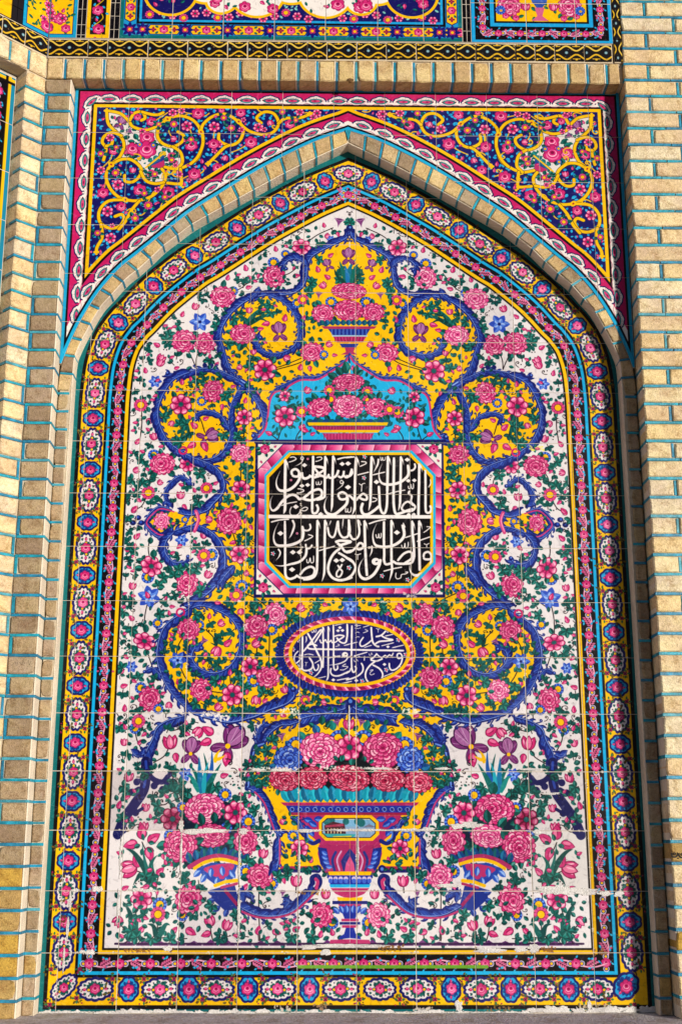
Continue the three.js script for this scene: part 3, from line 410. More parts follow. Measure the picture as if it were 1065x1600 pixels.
    scroll([547, 1094, 540, 1107, 520, 1113, 492, 1118, 472, 1123], 8, 0, ''); scroll([468, 1128, 452, 1133, 438, 1134, 421, 1147, 412, 1161, 400, 1160, 404, 1140, 414, 1130], 6, 1, ''); line(spline(pts([412, 1162, 398, 1167, 393, 1186, 389, 1212, 386, 1232])), 8, '#14206e'); line(spline(pts([412, 1162, 399, 1168, 394, 1186, 390, 1212, 387, 1232])), 2.4, '#5d88dc');
    scroll([388, 1232, 397, 1237, 411, 1253, 421, 1277, 428, 1297, 438, 1305], 6, -1, 'e'); line(spline(pts([398, 1238, 412, 1254, 421, 1277, 428, 1297])), 2.6, '#b8346c'); scroll([436, 1308, 437, 1334, 433, 1358], 7, 1, ''); line(pts([437, 1312, 437, 1350]), 2.6, '#b8346c');
    line(pts([436, 1361, 496, 1361]), 5, '#14145c'); line(pts([440, 1356, 492, 1356]), 4, '#a01c52'); { const p = P(496, 1358); ell(p[0], p[1], 6, 6, 0, '#14145c'); ell(p[0], p[1], 2.5, 2.5, 0, '#4d7fd6'); }
    // yellow ground flowers
    for (const [a, w, c] of [['384 506 404 486 424 479', 8, '#0f6058'], ['386 508 412 494 440 488', 8, '#0e5148'], ['386 510 404 498 420 504', 7, '#093a34'], ['284 648 286 672 280 688', 8, '#093a34'], ['284 650 294 672 296 690', 8, '#0e5148'], ['334 996 350 1006 364 990', 7, '#0e5148'], ['334 996 338 1008 328 1004', 6, '#093a34']]) blade(a.split(' ').map(Number), w, c);
    motifs(`T 389 485 9 -1.5;P 379 522 19 16;I 436 522 19 -1.7;B 445 497 10 -1.4;B 415 506 10 2.9;B 407 514 8 -.2;S 374 546 9;T 396 550 8 -1.7;B 364 556 5;
      B 516 399 8 -.7;I 513 416 12 -2;B 496 421 9 -1.9;B 511 433 9 -2.5;T 504 446 10 -2.3;U 498 461 9 -1.5;E 464 474 8;D 473 468 9;B 474 498 9 -1.2;S 482 480 9;S 492 522 10;S 480 506 7;
      P 488 550 18 15;E 506 554 7;T 514 538 9 -.6;B 523 555 7 0;T 448 560 10 .4;B 469 574 9 -1.4;B 484 576 8 1.4;A 414 578 18;T 374 574 8 -2.6;B 404 613 7 1.2;S 442 578 13 5;S 380 560 8;S 406 600 9;
      B 285 597 8 -1.6;A 283 632 17;E 315 627 8;P 333 611 16 18;B 364 604 7 -.3;B 347 636 8 1.6;T 268 662 9 1.9;I 322 684 20 -.4;B 303 665 11 -2.4;B 300 696 12 2.6;B 320 698 13 1.2;B 322 654 8 -.5;S 330 582 8;
      B 383 626 8 -1.4;A 382 652 13;P 376 708 16 15;A 377 764 15 .9;S 364 736 12;S 374 784 10;B 362 790 7;S 388 610 6;
      P 253 814 13 14;E 289 812 6;T 326 812 10 -3.1;P 358 814 19 21;B 363 848 8 2.8;A 374 866 15;S 392 800 10;B 389 793 8 -1.4;S 394 826 10;B 392 824 7 1;T 385 896 8 -.5;E 377 916 10;D 369 930 11;B 340 942 8 .2;B 377 956 9 1.7;S 352 926 8;S 388 934 8;
      E 311 977 8;P 294 984 17 17;B 327 963 8 -1.5;T 345 974 10 -.6;U 318 999 9 1.2;L 278 1032 15;T 338 1018 14 2;B 356 1005 12 -.7;P 314 1078 17 17;A 363 1086 17;B 278 1066 8 -1.8;T 341 1105 11 -.8;B 359 1051 8 -1.5;S 282 1002 9;S 290 1056 10;S 270 1048 8;S 336 1080 9;
      T 376 956 9 1.5;P 430 960 18 18;E 424 984 9;P 400 979 18 18;T 469 950 12 -.6;B 508 945 8 .3;S 450 948 8;S 522 950 8;T 400 1006 12 -.6;A 391 1042 15;E 396 1064 10;P 419 1058 18 17;T 400 1094 13 1.57;T 444 1078 10 -2;B 414 1095 8 -.7;D 476 1094 8;T 506 1097 9 .2;B 442 1118 8 .3;S 420 1010 10;S 416 1030 10;S 448 1062 8;S 520 1100 7;S 488 1102 7`);
    // fringe round the oval
    for (let i = 0; i < 46; i++) { const t = Math.PI / 2 + i / 45 * Math.PI, c = P(545, 1021), k = K(545, 1021); const x = c[0] + Math.cos(t) * 101 * k, y = c[1] + Math.sin(t) * 58 * k; leaf(x, y, 15, t - .9 * Math.sin(t), .46, '#121a68', i % 2 ? '#1c3090' : '#2c4fb8'); }
  });
  const inP = (a) => (x, y) => { let c = false; for (let i = 0, j = a.length - 2; i < a.length; j = i, i += 2) if ((a[i + 1] > y) !== (a[j + 1] > y) && x < (a[j] - a[i]) * (y - a[i + 1]) / (a[j + 1] - a[i + 1]) + a[i]) c = !c; return c; };
  const inY = inP(yf), inV = inP(vf), rw = ring(.188).flat(), inW = (x, y) => { const w = W(x, y, 0); return inP(rw)(w[0], w[1]); };
  const core = (x, y) => (x > 396 && y > 548 && y < 938) || ((x - 545) / 116) ** 2 + ((y - 1021) / 72) ** 2 < 1 || (x > 494 && y > 440 && y < 560) || (inV(x, y) && (y > 1236 || y < 1250 && x > 440));
  for (const q of [[340, 1300, 50], [350, 1370, 34], [352, 1402, 20], [310, 1340, 30], [545, 400, 20], [545, 1440, 32], [545, 1400, 34], [316, 1215, 22], [228, 1230, 12], [210, 1260, 12], [250, 1218, 14], [360, 1160, 22], [492, 1382, 18], [472, 1408, 14], [450, 1424, 12], [430, 1430, 10], [400, 1428, 12], [184, 1300, 10]]) OCC.push(q);
  filler((x, y) => !inY(x, y) && !inV(x, y) && !core(x, y) && y < 1470 && inW(x, y), 7.4, 11, [.5, .74, .9]); filler((x, y) => (inY(x, y) || inV(x, y)) && !core(x, y), 7.2, 12, [.66, .84, .94]);
  { const p = P(547, 948); bluebell(p[0], p[1], 15, .5); const q = P(547, 1098); ell(q[0], q[1], 7, 8, 0, '#111860'); ell(q[0], q[1] - 2, 3, 3, 0, '#4d7fd6'); }
  // ---- top bouquet and footed vase (on the axis)
  for (const [a, w, c] of [['543 446 534 420 530 408', 8, '#0f6058'], ['544 446 546 420 556 404', 9, '#126a86'], ['541 446 526 430 522 420', 7, '#093a34'], ['546 446 562 428 566 420', 7, '#093a34'], ['544 446 541 424 538 414', 7, '#186aa8'], ['547 446 554 420 560 412', 7, '#0f6058']]) blade(a.split(' ').map(Number), w, c);
  motifs('I 544 404 17 -1.57;S 545 470 22 8;p 545 455 26 13;E 517 472 9;E 572 472 9;P 504 490 17 15;P 583 488 17 15;p 544 485 22 17');
  for (let i = 0; i < 11; i++) { const p = P(504 + i * 8, 508); leaf(p[0], p[1] + 1, 11, -1.57 + (i - 5) * .06, .6, '#0d3c68', i % 2 ? '#1a6ca0' : '#0e6460'); }
  poly([502, 510, 588, 510, 584, 514, 506, 514], '#a3265c'); poly([512, 514, 578, 514, 572, 524, 520, 524], '#1a2c88'); poly([518, 524, 574, 524, 573, 526, 519, 526], '#8fc4e4'); poly([520, 526, 572, 526, 566, 535, 526, 535], '#b02a62'); poly([530, 537, 560, 537, 556, 543, 534, 543], '#1a2c88'); poly([538, 543, 554, 543, 552, 550, 558, 554, 532, 554, 540, 550], '#a3265c');
  for (let x = 522; x < 570; x += 5) line([P(x, 527), P(x + (x < 545 ? 1.5 : -1.5), 534)], 1, '#5f0a2e'); for (let x = 518; x < 574; x += 6) line([P(x, 515), P(x, 523)], 1.2, '#4d7fd6');
  // ---- turquoise arch over the inscription
  const cy = [545, 557, 538, 567, 520, 579, 496, 593, 470, 594, 452, 603, 446, 609, 430, 613, 422, 625, 418, 652, 414, 670, 404, 683, 400, 689, 545, 689];
  both(() => { scroll([546, 552, 536, 566, 518, 576, 496, 588, 470, 589, 450, 598, 430, 608, 419, 624], 5, -1, ''); poly(cy, '#1aa6dc'); line(spline(pts(cy.slice(0, -4))), 3.2, '#c2306c'); });
  both(() => { ctx.save(); trace(pts(cy), true); ctx.clip(); for (let i = 0; i < 60; i++) { const [u, v] = P(rr(415, 540), rr(600, 686)); leaf(u, v, rr(6, 11), rr(-2.6, -.5), .34, '#0d4a50', '#126068'); } ctx.restore();
    stem([445, 651, 440, 668, 434, 687]); stem([472, 668, 464, 680, 462, 688]); stem([420, 677, 430, 684, 434, 688]);
    motifs('A 445 651 17;A 445 619 9;T 480 610 10 -1;D 471 643 10;T 472 668 9 -2;B 476 672 10 .4;B 488 678 7 -.5;B 420 677 9 -2.7;S 520 596 10;S 460 630 9;B 541 575 7 -1.57'); });
  motifs('S 545 600 24 9;P 544 598 24 14;D 514 610 9;D 516 624 9;D 573 612 9;D 574 626 9;P 499 637 19 15;P 588 637 19 15;P 544 635 23 18;D 608 640 9');
  for (let i = 0; i < 15; i++) { const p = P(484 + i * 8.6, 661); ell(p[0], p[1], 7, 7, 0, i % 2 ? '#0d3c78' : '#0e5060'); }
  poly([480, 660, 606, 660, 604, 665, 482, 665], COL.yellow); poly([486, 666, 602, 666, 596, 672, 494, 672], '#a3265c'); poly([494, 672, 594, 672, 590, 676, 500, 676], COL.yellow); poly([503, 677, 584, 677, 578, 687, 510, 687], '#b8346c');
  for (let x = 492; x < 600; x += 4.4) line([P(x, 666), P(x, 671)], .9, '#6b0c36'); for (let x = 506; x < 584; x += 5) line([P(x, 678), P(x, 686)], 1, '#7d0c3f');
  line([P(399, 689), P(694, 689)], 4.5, '#131254');
}
// ---- inscription panel: frame, rope band, lettering copied stroke by stroke
const INK = '#e9e4e2';
function stroke(w, p, taper) { const s = spline(p, false, 7); ribbon(s, (t) => w * (taper === 'e' ? (t > .55 ? Math.max(.12, (1 - t) / .45) : 1) : taper === 's' ? (t < .45 ? Math.max(.12, t / .45) : 1) : 1) * (t > .97 || t < .03 ? .8 : 1), INK); }
function write(ox, oy, k, text) {
  const q = (x, y) => P(ox + x / k, oy + y / k), sc = K(ox + 60, oy + 60) / k;
  for (const row of text.trim().split(/\s*;\s*/)) {
    if (!row) continue; const a = row.split(/[\s,]+/), c = a[0], n = a.slice(1).map(Number);
    if (c === 'd') { const [x, y] = q(n[0], n[1]), r = n[2] * sc * 1.05; fillP([[x - r * 1.1, y], [x, y - r * .85], [x + r * 1.1, y], [x, y + r * .85]], INK); continue; }
    if (c === 'o') { const [x, y] = q(n[0], n[1]); ell(x, y, 1.9, 1.9, 0, '#d98aa8'); ell(x, y, .8, .8, 0, '#8c1b46'); continue; }
    if (c === 'f') { const [x, y] = q(n[0], n[1]); for (let i = 0; i < 5; i++) { const t = i * 1.257; ell(x + Math.cos(t) * 2.4, y + Math.sin(t) * 2.4, 1.6, 1.1, t, i % 2 ? '#e8d8e0' : '#7ec4d4'); } ell(x, y, 1.8, 1.8, 0, '#d0486e'); continue; }
    if (c === 'b') { const [x, y] = q(n[0], n[1]); ell(x, y, n[2] * sc, n[2] * sc * .9, 0, INK); ell(x + 1, y, n[2] * sc * .3, n[2] * sc * .2, -.4, '#30303a'); continue; }
    const p = []; for (let i = 1; i < n.length; i += 2) p.push(q(n[i], n[i + 1])); stroke(n[0] * sc * .82, p, c === 'e' ? 'e' : c === 's' ? 's' : '');
    if (c === 'A') { const [x, y] = p[0], w = n[0] * sc; fillP([[x - w * .5, y], [x + w * .1, y - w * .5], [x + w * .75, y + w * .8], [x + w * 1.0, y + w * 3], [x + w * .5, y + w * 1.4]], INK); }
  }
}
{
  const oct = (l, t, r, b, cx, cyy) => [l, t + cyy, l + cx, t, r - cx, t, r, t + cyy, r, b - cyy, r - cx, b, l + cx, b, l, b - cyy];
  poly([399, 690, 692, 690, 695, 934, 396, 934], '#141250'); poly([403, 694, 689, 694, 691, 929, 400, 929], '#e2dcd6');
  for (const [x, y] of [[414, 702], [677, 702], [411, 918], [680, 918]]) { const p = P(x, y); sprig(p[0], p[1], 9, 6); rose(p[0], p[1], 8); } for (const [x, y] of [[430, 698], [408, 722], [660, 698], [684, 720], [428, 924], [406, 900], [664, 924], [686, 898]]) { const p = P(x, y); bud(p[0], p[1], 4, rr(0, 6)); }
  poly(oct(402, 694, 690, 929, 40, 40), '#141250');
  // rope: slanted strokes from white to crimson inside the octagon band
  ctx.save(); trace(pts(oct(403.5, 695, 689, 927.5, 39, 39)), true); ctx.clip(); ctx.fillStyle = '#cf3a7c'; ctx.fillRect(-200, -(YB + 2) * U, 500, 500);
  const loop = pts(oct(409, 700, 684, 922.5, 38, 38)); loop.push(loop[0]);
  along(loop, 26, 4).forEach((a) => at(a[0], a[1], a[2], 1, 1, () => { const g = ctx.createLinearGradient(-13, 0, 13, 0); g.addColorStop(0, '#8d0f45'); g.addColorStop(.45, '#d23c80'); g.addColorStop(1, '#e899ba'); ctx.fillStyle = g; ctx.beginPath(); ctx.moveTo(-15, 9); ctx.lineTo(11, 9); ctx.lineTo(15, -9); ctx.lineTo(-9, -9); ctx.fill(); ctx.beginPath(); ctx.moveTo(11, 9); ctx.lineTo(15, -9); ctx.lineWidth = 1; ctx.strokeStyle = '#f0bcd0'; ctx.stroke(); }));
  ctx.restore();
  poly(oct(413, 704, 680, 919, 37, 38), '#22aede'); poly(oct(416, 707, 676, 915.5, 36, 37), COL.yellow); poly(oct(420.5, 711, 671.5, 911.5, 34, 35), '#0b070b');
  ctx.save(); trace(pts(oct(418, 709, 674, 914, 34, 35)), true); ctx.clip();
  poly([419, 804.5, 673, 805, 673, 810.5, 419, 810], INK);
  const k = 7.607;
  write(410, 700, k, `A 42 272 150 268 350 266 600 268 700;e 40 268 690 264 740 248 788;l 16 325 114 370 108 398 132 360 155 310 170;l 13 452 128 468 102 486 124 466 138 452 128;e 13 484 124 456 180 372 222;d 497 205 30;o 537 130;l 36 600 90 598 300 592 480 588 750;l 15 640 114 690 108 704 130 660 154 625 160;
    l 40 604 222 680 226 752 246;l 34 752 246 690 290 620 326;l 34 604 222 640 272 700 342;l 40 466 288 472 342 502 364 546 350 572 322;l 36 572 330 600 352 650 340 700 330 760 352 790 310;A 36 745 105 740 300 738 590;A 36 838 100 832 300 826 600;e 34 826 590 824 680 812 765;l 36 778 330 800 355 845 350 880 322 902 262;l 22 885 136 960 116 1065 105;d 945 190 30;d 1012 186 30;
    l 32 895 334 930 350 958 322 965 270;l 32 960 322 990 350 1030 332 1050 280 1062 246;l 36 350 322 346 276 392 252 432 286 422 336 376 338 350 322;e 42 442 300 436 372 380 452 300 502 212 506 170 460 166 380 210 272;o 338 382;d 468 450 28;d 535 440 28;l 13 635 398 640 434 660 430 665 402 670 436 695 424 698 390;l 16 415 485 462 490 490 510 440 534 405 536;
    l 38 470 612 530 560 600 510 668 492 704 522 690 582 600 620 530 618 470 602 432 614;l 34 738 580 700 604 640 618;e 40 440 618 402 572 350 556 290 582 230 642 170 722 120 744 92 700 96 622 122 566;l 16 225 686 300 660 410 640;d 395 700 32;l 14 440 742 500 706 535 716 510 746 450 750 430 782 380 808 332 790 326 742 346 698;l 34 588 740 600 776 640 770 660 722 640 672;d 690 788 30;
    l 13 918 405 935 384 956 405 935 426 918 405;e 13 964 402 940 452 862 508;d 1012 468 32;l 34 905 590 902 548 950 526 1000 560 994 602 934 612 905 590;e 42 1008 582 998 662 930 732 850 790 772 780 736 720 742 640 772 572;l 14 985 710 985 760 1006 754 1010 720 1016 764 1046 754 1050 700`);
  write(540, 700, k, `A 40 122 116 112 300 106 560 106 660;e 38 106 650 104 720 72 802;d 28 185 30;l 34 0 332 40 336 74 300 68 256;d 28 465 30;l 22 0 116 105 106;f 222 105;l 16 180 162 230 166 240 184 200 206 165 220;l 18 135 322 275 286;f 215 355;l 13 155 422 180 440 205 424 230 422;l 13 190 438 184 520;l 34 0 600 40 570 80 602 110 626 150 590 200 546 246 572 244 614 200 612 160 590;
    A 40 306 110 298 300 292 590;e 36 292 580 288 660 268 752;e 26 386 128 376 200 324 298;l 12 410 105 415 145 430 140 435 110 440 145 465 140 468 105;s 40 432 184 396 270 396 360 430 420 520 436 620 416 700 370 742 310 736 200;l 18 315 322 465 286;d 363 405 32;A 38 498 106 495 300 490 520;l 36 490 510 486 680 464 770 430 770 404 700 396 560 390 450;l 38 570 112 568 300 565 560 570 700 592 780 650 776 720 748 800 722;
    A 36 652 110 650 300 645 560;e 34 645 550 640 670 622 748;l 16 465 556 600 520 705 500;l 15 315 592 365 606 350 632 305 642;l 40 398 688 340 740 260 790 202 780 182 720 202 652;l 28 736 200 742 260 790 266 822 230 814 184;d 728 140 30;d 740 390 27;d 812 386 27;l 14 740 450 745 482 765 476 770 432 780 482 800 476 800 420;l 30 758 508 744 540 780 572 772 640 822 700 782 750 702 752 662 720 692 662 742 640 802 690;d 745 792 24;d 805 790 24;
    A 38 870 190 868 400 862 650 860 800;l 34 942 262 945 500 945 720 962 770 1000 762 1012 720 995 684;l 14 1000 376 1005 420 980 470`);
  write(410, 800, k, `l 22 100 122 200 96 315 86;l 36 265 104 268 400 268 650 276 760 320 796 380 780 415 750;e 30 354 96 376 160 346 260 314 316;s 42 192 122 146 220 132 320 166 392 260 402 370 382 460 332 482 250 470 170;l 26 466 166 490 214 540 220 570 190 560 140;d 212 255 34;o 410 255;l 16 540 270 596 290 540 326 495 346;A 36 652 106 648 300 650 500 645 700;l 36 645 690 620 760 560 796 480 802;A 36 742 106 738 300 735 550;e 34 735 540 732 720 702 832;
    l 30 772 180 790 270 830 302 862 260 892 110;l 32 896 104 906 230 950 302 1010 290 1036 220 1020 90;l 30 1036 270 1065 322;e 12 812 104 788 165;e 14 958 80 945 205;l 38 862 362 920 342 1044 352 1000 372 900 402;l 36 884 372 930 402 980 470 1060 460;l 38 930 424 840 502 790 602 780 700 830 782 920 812 1020 792 1065 772;l 34 896 482 980 532 1065 592;l 18 650 466 860 406;d 360 480 32;d 438 480 32;l 26 512 380 520 430 560 430 590 390;e 36 522 430 510 520 440 590 330 622 220 642 124 628;
    l 14 525 560 530 602 552 596 564 546 576 602 604 592 605 520;e 22 184 440 210 480 196 530 154 582;f 125 495;d 350 685 34;l 34 440 752 500 682 570 652 616 682 600 750 520 782 450 782 402 752;d 875 578 32;d 945 572 32;l 26 890 630 910 672 880 720 882 766 920 766 946 710 920 672 946 620;f 1030 660`);
  write(540, 800, k, `l 32 0 302 30 272 36 90;l 32 42 262 80 322 130 312 160 240 142 90;l 14 158 100 180 162;A 38 222 112 225 300 235 550 250 762;l 22 270 142 380 106 475 90;l 36 452 112 450 300 455 500 450 572;l 36 450 560 470 620 530 612 575 582;A 36 540 106 540 350 540 600;e 34 540 590 546 700 512 832;s 42 366 138 326 230 322 320 350 392 430 416 540 406 640 352 692 270 670 150;l 16 678 130 704 186;l 15 355 265 365 306 386 300 390 260 396 306 416 300 418 250;d 605 245 34;l 18 700 306 860 256;l 18 840 352 1000 296;
    A 38 785 116 790 250 805 400 810 540;l 36 810 530 780 602 700 616 600 612 575 590;A 38 870 112 868 300 872 500 876 700;l 14 955 176 1000 182 960 220 920 246;l 12 925 376 955 388 990 372;l 12 958 386 958 425;l 32 920 540 932 492 980 476 1015 520 1000 560 940 562 920 540;e 42 1014 540 1010 620 950 702 860 752 792 742 758 680 762 600;l 14 660 390 670 426 692 420 700 372 706 426 735 416 740 355;l 34 612 582 680 502 750 472 790 502 772 560 690 612;b 355 590 50;e 42 412 560 392 640 330 742 240 796 176 770 152 690 172 610 212 548;e 20 308 400 306 470 278 538;
    l 34 0 482 60 472 120 422 160 372 202 386 196 430 150 446 120 422;l 36 0 546 60 572 106 630 110 680 70 752 0 802;l 13 105 500 140 508 180 495;l 13 140 506 138 570;l 18 445 706 560 676 665 656;l 14 700 716 735 716 710 736 660 746 650 782 610 796 590 770 596 720;f 35 665;f 430 760;f 735 805`);
  ctx.restore();
  // oval
  const ov = (rx, ry, c) => { const p = P(545.5, 1021), q = K(545, 1021); ell(p[0], p[1], rx * q, ry * q, 0, c); }, oc = P(545.5, 1021), ok = K(545, 1021);
  ov(101.5, 58.5, '#cf3a7c');
  for (let i = 0; i < 34; i++) { const t = i / 34 * 6.283, t2 = t + .1; const e = (a, rx, ry) => [oc[0] + Math.cos(a) * rx * ok, oc[1] + Math.sin(a) * ry * ok]; fillP([e(t, 101, 58), e(t2, 101, 58), e(t2 + .05, 94, 52), e(t + .05, 94, 52)], '#8d0f45'); fillP([e(t2, 101, 58), e(t2 + .04, 101, 58), e(t2 + .09, 94, 52), e(t2 + .05, 94, 52)], '#f0a8c6'); }
  ov(95, 52.5, COL.yellow); ov(89.5, 47.5, '#14125c');
  ctx.save(); ctx.beginPath(); ctx.ellipse(oc[0], oc[1], 89 * ok, 47 * ok, 0, 0, 7); ctx.clip(); const k2 = 10.143;
  write(440, 960, k2, `l 34 328 322 325 600 320 800 332 880 400 892 470 862 490 780 430 680;e 36 400 285 480 430 560 600 622 730 622 850 560 952 480 1000 408 980;l 32 340 592 430 482 520 362 612 250 624 282 520 452;l 34 560 500 480 472 412 500 440 546 600 552 800 556 1065 556;A 32 650 200 655 450 655 700 650 850;A 32 735 200 735 450 735 800;e 30 735 790 730 1000 688 1066;l 32 815 160 820 450 820 800 840 882 882 860 880 810;l 24 600 400 620 450 660 442 690 402 720 450 760 432 780 412 800 450 850 440 900 402;
    l 30 832 352 900 332 985 346 900 402 872 372 930 442 1000 452 1032 380 1032 150;l 16 835 176 1005 140;d 920 210 28;d 890 260 28;d 960 255 28;l 13 880 470 912 490 850 514;l 16 985 496 1065 476;l 13 470 260 480 290 500 282 510 242 520 282 545 272 540 230;e 20 385 350 390 410 368 460;f 250 410;f 180 555;f 250 825;f 465 925;l 24 265 580 210 640 196 720 220 776 270 742 310 690;l 16 350 646 420 630 505 646;l 11 365 758 388 768 410 758;l 11 386 768 380 825;l 28 490 800 520 882 560 882 582 830 570 790;l 18 520 776 570 746 610 720;l 16 525 1026 700 985;l 18 720 696 910 660;
    b 1000 640 48;e 26 1044 680 1000 742 870 792 690 812;l 16 1015 785 960 820 1045 832 980 880 920 880;l 30 780 850 772 922 820 972 920 970 1065 902;d 815 1040 28;l 22 870 1046 1065 1010;l 18 895 1110 1065 1070`);
  write(540, 960, k2, `l 34 95 176 90 500 90 800 110 910 150 902 162 850 140 820;l 30 20 150 26 300 0 440;l 12 140 180 235 178;l 12 140 218 200 226 235 212;l 12 150 300 180 282 214 292;l 12 150 372 185 356 218 362;l 16 270 206 385 170;l 14 300 242 346 266 270 296;l 34 400 200 410 350 430 450 480 502 530 512;l 11 475 222 510 236 540 222;l 11 510 232 510 290;l 32 470 356 560 332 650 250 662 290;l 32 560 340 640 382 742 406 640 422 530 432 460 472;l 28 280 360 226 440 232 500 280 502 360 452 420 402;
    l 18 620 346 780 310;l 18 560 502 760 450;l 18 730 532 920 486;l 16 290 526 410 490;l 16 0 486 185 440;l 34 0 560 500 570 920 576;f 830 405;f 945 640;f 880 850;f 815 930;f 640 880;f 260 1060;l 28 810 682 816 632 860 622 890 670 842 702 810 682;l 30 896 680 870 782 800 862 730 886 692 850 686 770;l 24 480 620 520 662 570 682 620 652 650 672 690 642 720 662 752 610;l 30 385 712 440 682 490 622;l 32 582 702 480 742 390 722;l 32 470 742 380 812 320 902 312 1000 360 1076 460 1086 550 1042 582 950 530 862 418 800;
    l 13 380 890 430 882 380 930 400 962 455 940;l 18 600 986 755 925;d 610 795 28;d 665 515 26;l 12 605 1025 630 1040 658 1022;l 20 125 662 340 600;l 18 295 660 290 735;l 12 125 720 140 752 160 746 170 716 192 746;l 12 365 620 375 652 395 642 405 612 422 646;l 30 240 770 270 830 260 912 180 982 80 1022 0 1040;l 18 0 1086 95 1060;d 165 1050 30;l 24 0 940 60 902 80 850`);
  ctx.restore();
  // ---- the great vase
  motifs('S 500 1146 18 7;S 595 1146 18 7;S 545 1150 14 6'); poly([470, 1176, 520, 1156, 580, 1156, 628, 1176, 640, 1240, 460, 1240], '#0c1016', true);
  for (let i = 0; i < 15; i++) { const t = Math.PI + i / 14 * Math.PI, p = P(546 + Math.cos(t) * 112, 1218 + Math.sin(t) * 78); leaf(p[0], p[1], 17, t, .5, i % 2 ? '#0d3c78' : '#0e6460', i % 2 ? '#1a6ca0' : '#17847c'); }
  motifs('T 545 1132 15 -1.57;U 527 1130 9 -1.8;U 564 1130 9 -1.3;U 440 1152 10 -1.8;U 652 1152 10 -1.3;c 480 1140 6 3;c 510 1136 6 3;c 610 1140 6 0;c 580 1136 6 0');
  motifs('E 528 1154 13;E 568 1154 13;E 462 1164 13;E 632 1164 13;A 546 1168 20;p 499 1173 30 26;p 598 1173 30 26;S 486 1200 9;S 530 1196 10;S 570 1198 10'); { let p = P(450, 1187); peony(p[0], p[1], 21, 20, 0, BLUE); p = P(640, 1187); peony(p[0], p[1], 20, 20, 0, BLUE); }
  for (let i = 0; i < 20; i++) { const p = P(452 + i * 9.9, 1254); leaf(p[0], p[1], 26, -1.57 + (i - 10) * .05, .38, i % 2 ? '#0e5a80' : '#0f8ea8', i % 2 ? '#1a8cb4' : '#27b4c8'); }
  motifs('p 444 1218 23 17;p 488 1216 23 17;p 652 1222 22 16;p 606 1218 26 18', RED); motifs('p 545 1216 31 19', RED);
  poly([438, 1254, 654, 1254, 650, 1259, 444, 1259], '#a3205a'); poly([446, 1259, 646, 1259, 640, 1270, 452, 1270], '#1c2a94'); for (let x = 456; x < 640; x += 12) { const p = P(x, 1265); curl(p[0], p[1], 4.5, 0); ctx.strokeStyle = '#7ea6ea'; ell(p[0], p[1], 3, 3, 0, null, '#7ea6ea', 1); } poly([450, 1270, 642, 1270, 636, 1274, 456, 1274], '#8c1440');
  both(() => { poly([466, 1274, 546, 1274, 546, 1320, 500, 1320, 492, 1312, 478, 1300, 470, 1290], '#a3225c'); for (const [x, y, a] of [[478, 1280, .2], [486, 1284, .5], [494, 1280, 0], [486, 1294, 1], [480, 1290, .9]]) { const p = P(x, y); leaf(p[0] - 4, p[1], 15, a, .4, '#16309a', '#4d7fd6'); }
    scroll([456, 1278, 466, 1282, 472, 1292, 476, 1298], 5, 1, 's'); line(spline(pts([478, 1298, 478, 1310, 488, 1318, 498, 1314])), 6, '#14206e'); line(spline(pts([480, 1300, 481, 1309, 488, 1314])), 2.2, '#4d7fd6');
    poly([498, 1320, 546, 1320, 546, 1364, 508, 1364, 500, 1350, 496, 1334], '#9a2258'); poly([496, 1324, 510, 1326, 514, 1346, 508, 1362, 500, 1350], '#17247c'); for (const [x, y, a] of [[502, 1330, .6], [502, 1338, .4], [504, 1346, .3], [508, 1354, .1]]) { const p = P(x, y); leaf(p[0], p[1], 11, a, .4, '#2c4fb8', '#6d96e2'); }
    for (const [x, c] of [[526, '#27307c'], [534, '#b34a78']]) line(spline(pts([x - 4, 1360, x - 7, 1344, x - 2, 1332])), 4, c); line(spline(pts([530, 1360, 526, 1344, 533, 1330])), 1.4, '#c9b8dc');
    poly([546, 1326, 538, 1336, 532, 1346, 536, 1362, 546, 1362], '#252a74'); poly([546, 1338, 540, 1350, 538, 1362, 546, 1362], '#c84a7c');
    poly([512, 1362, 546, 1362, 546, 1368, 514, 1368], COL.yellow); poly([510, 1368, 546, 1368, 546, 1383, 516, 1383], '#1c2a94'); for (let x = 516; x < 546; x += 8) { const p = P(x, 1373); ell(p[0], p[1], 3.4, 3, 0, '#c9b8dc'); ell(p[0], p[1] + 3.5, 3.2, 3.4, 0, '#3b5cc4'); } poly([514, 1382, 546, 1382, 546, 1387, 516, 1387], '#1aa6dc');
    poly([516, 1388, 546, 1388, 546, 1404, 536, 1402, 524, 1397], '#b02a62'); poly([526, 1402, 546, 1403, 546, 1408, 528, 1408], COL.yellow); poly([519, 1408, 546, 1408, 546, 1413, 519, 1413], '#161c6c'); poly([528, 1413, 546, 1413, 546, 1417, 530, 1417], '#b02a62');
    poly([528, 1417, 546, 1416, 546, 1436, 538, 1436, 534, 1426], '#1c2a94'); for (const [x, a] of [[530, 2.4], [536, 2.0], [542, 1.7]]) { const p = P(x, 1428); leaf(p[0], p[1], 13, -a, .4, '#2440a8', '#6d96e2'); }
    poly([533, 1436, 546, 1436, 546, 1440, 533, 1440], '#b02a62'); poly([530, 1441, 546, 1441, 546, 1445, 530, 1445], '#161c6c'); poly([534, 1446, 546, 1446, 546, 1450, 534, 1450], '#b02a62'); poly([540, 1450, 546, 1450, 546, 1466, 529, 1468, 530, 1464, 537, 1460], '#1c2a94', false); poly([516, 1469, 546, 1468, 546, 1475, 514, 1475], '#b02a62'); });
  const md = [498, 1284, 508, 1274, 580, 1274, 591, 1284, 592, 1304, 582, 1314, 508, 1314, 498, 1304]; poly(md, COL.yellow);
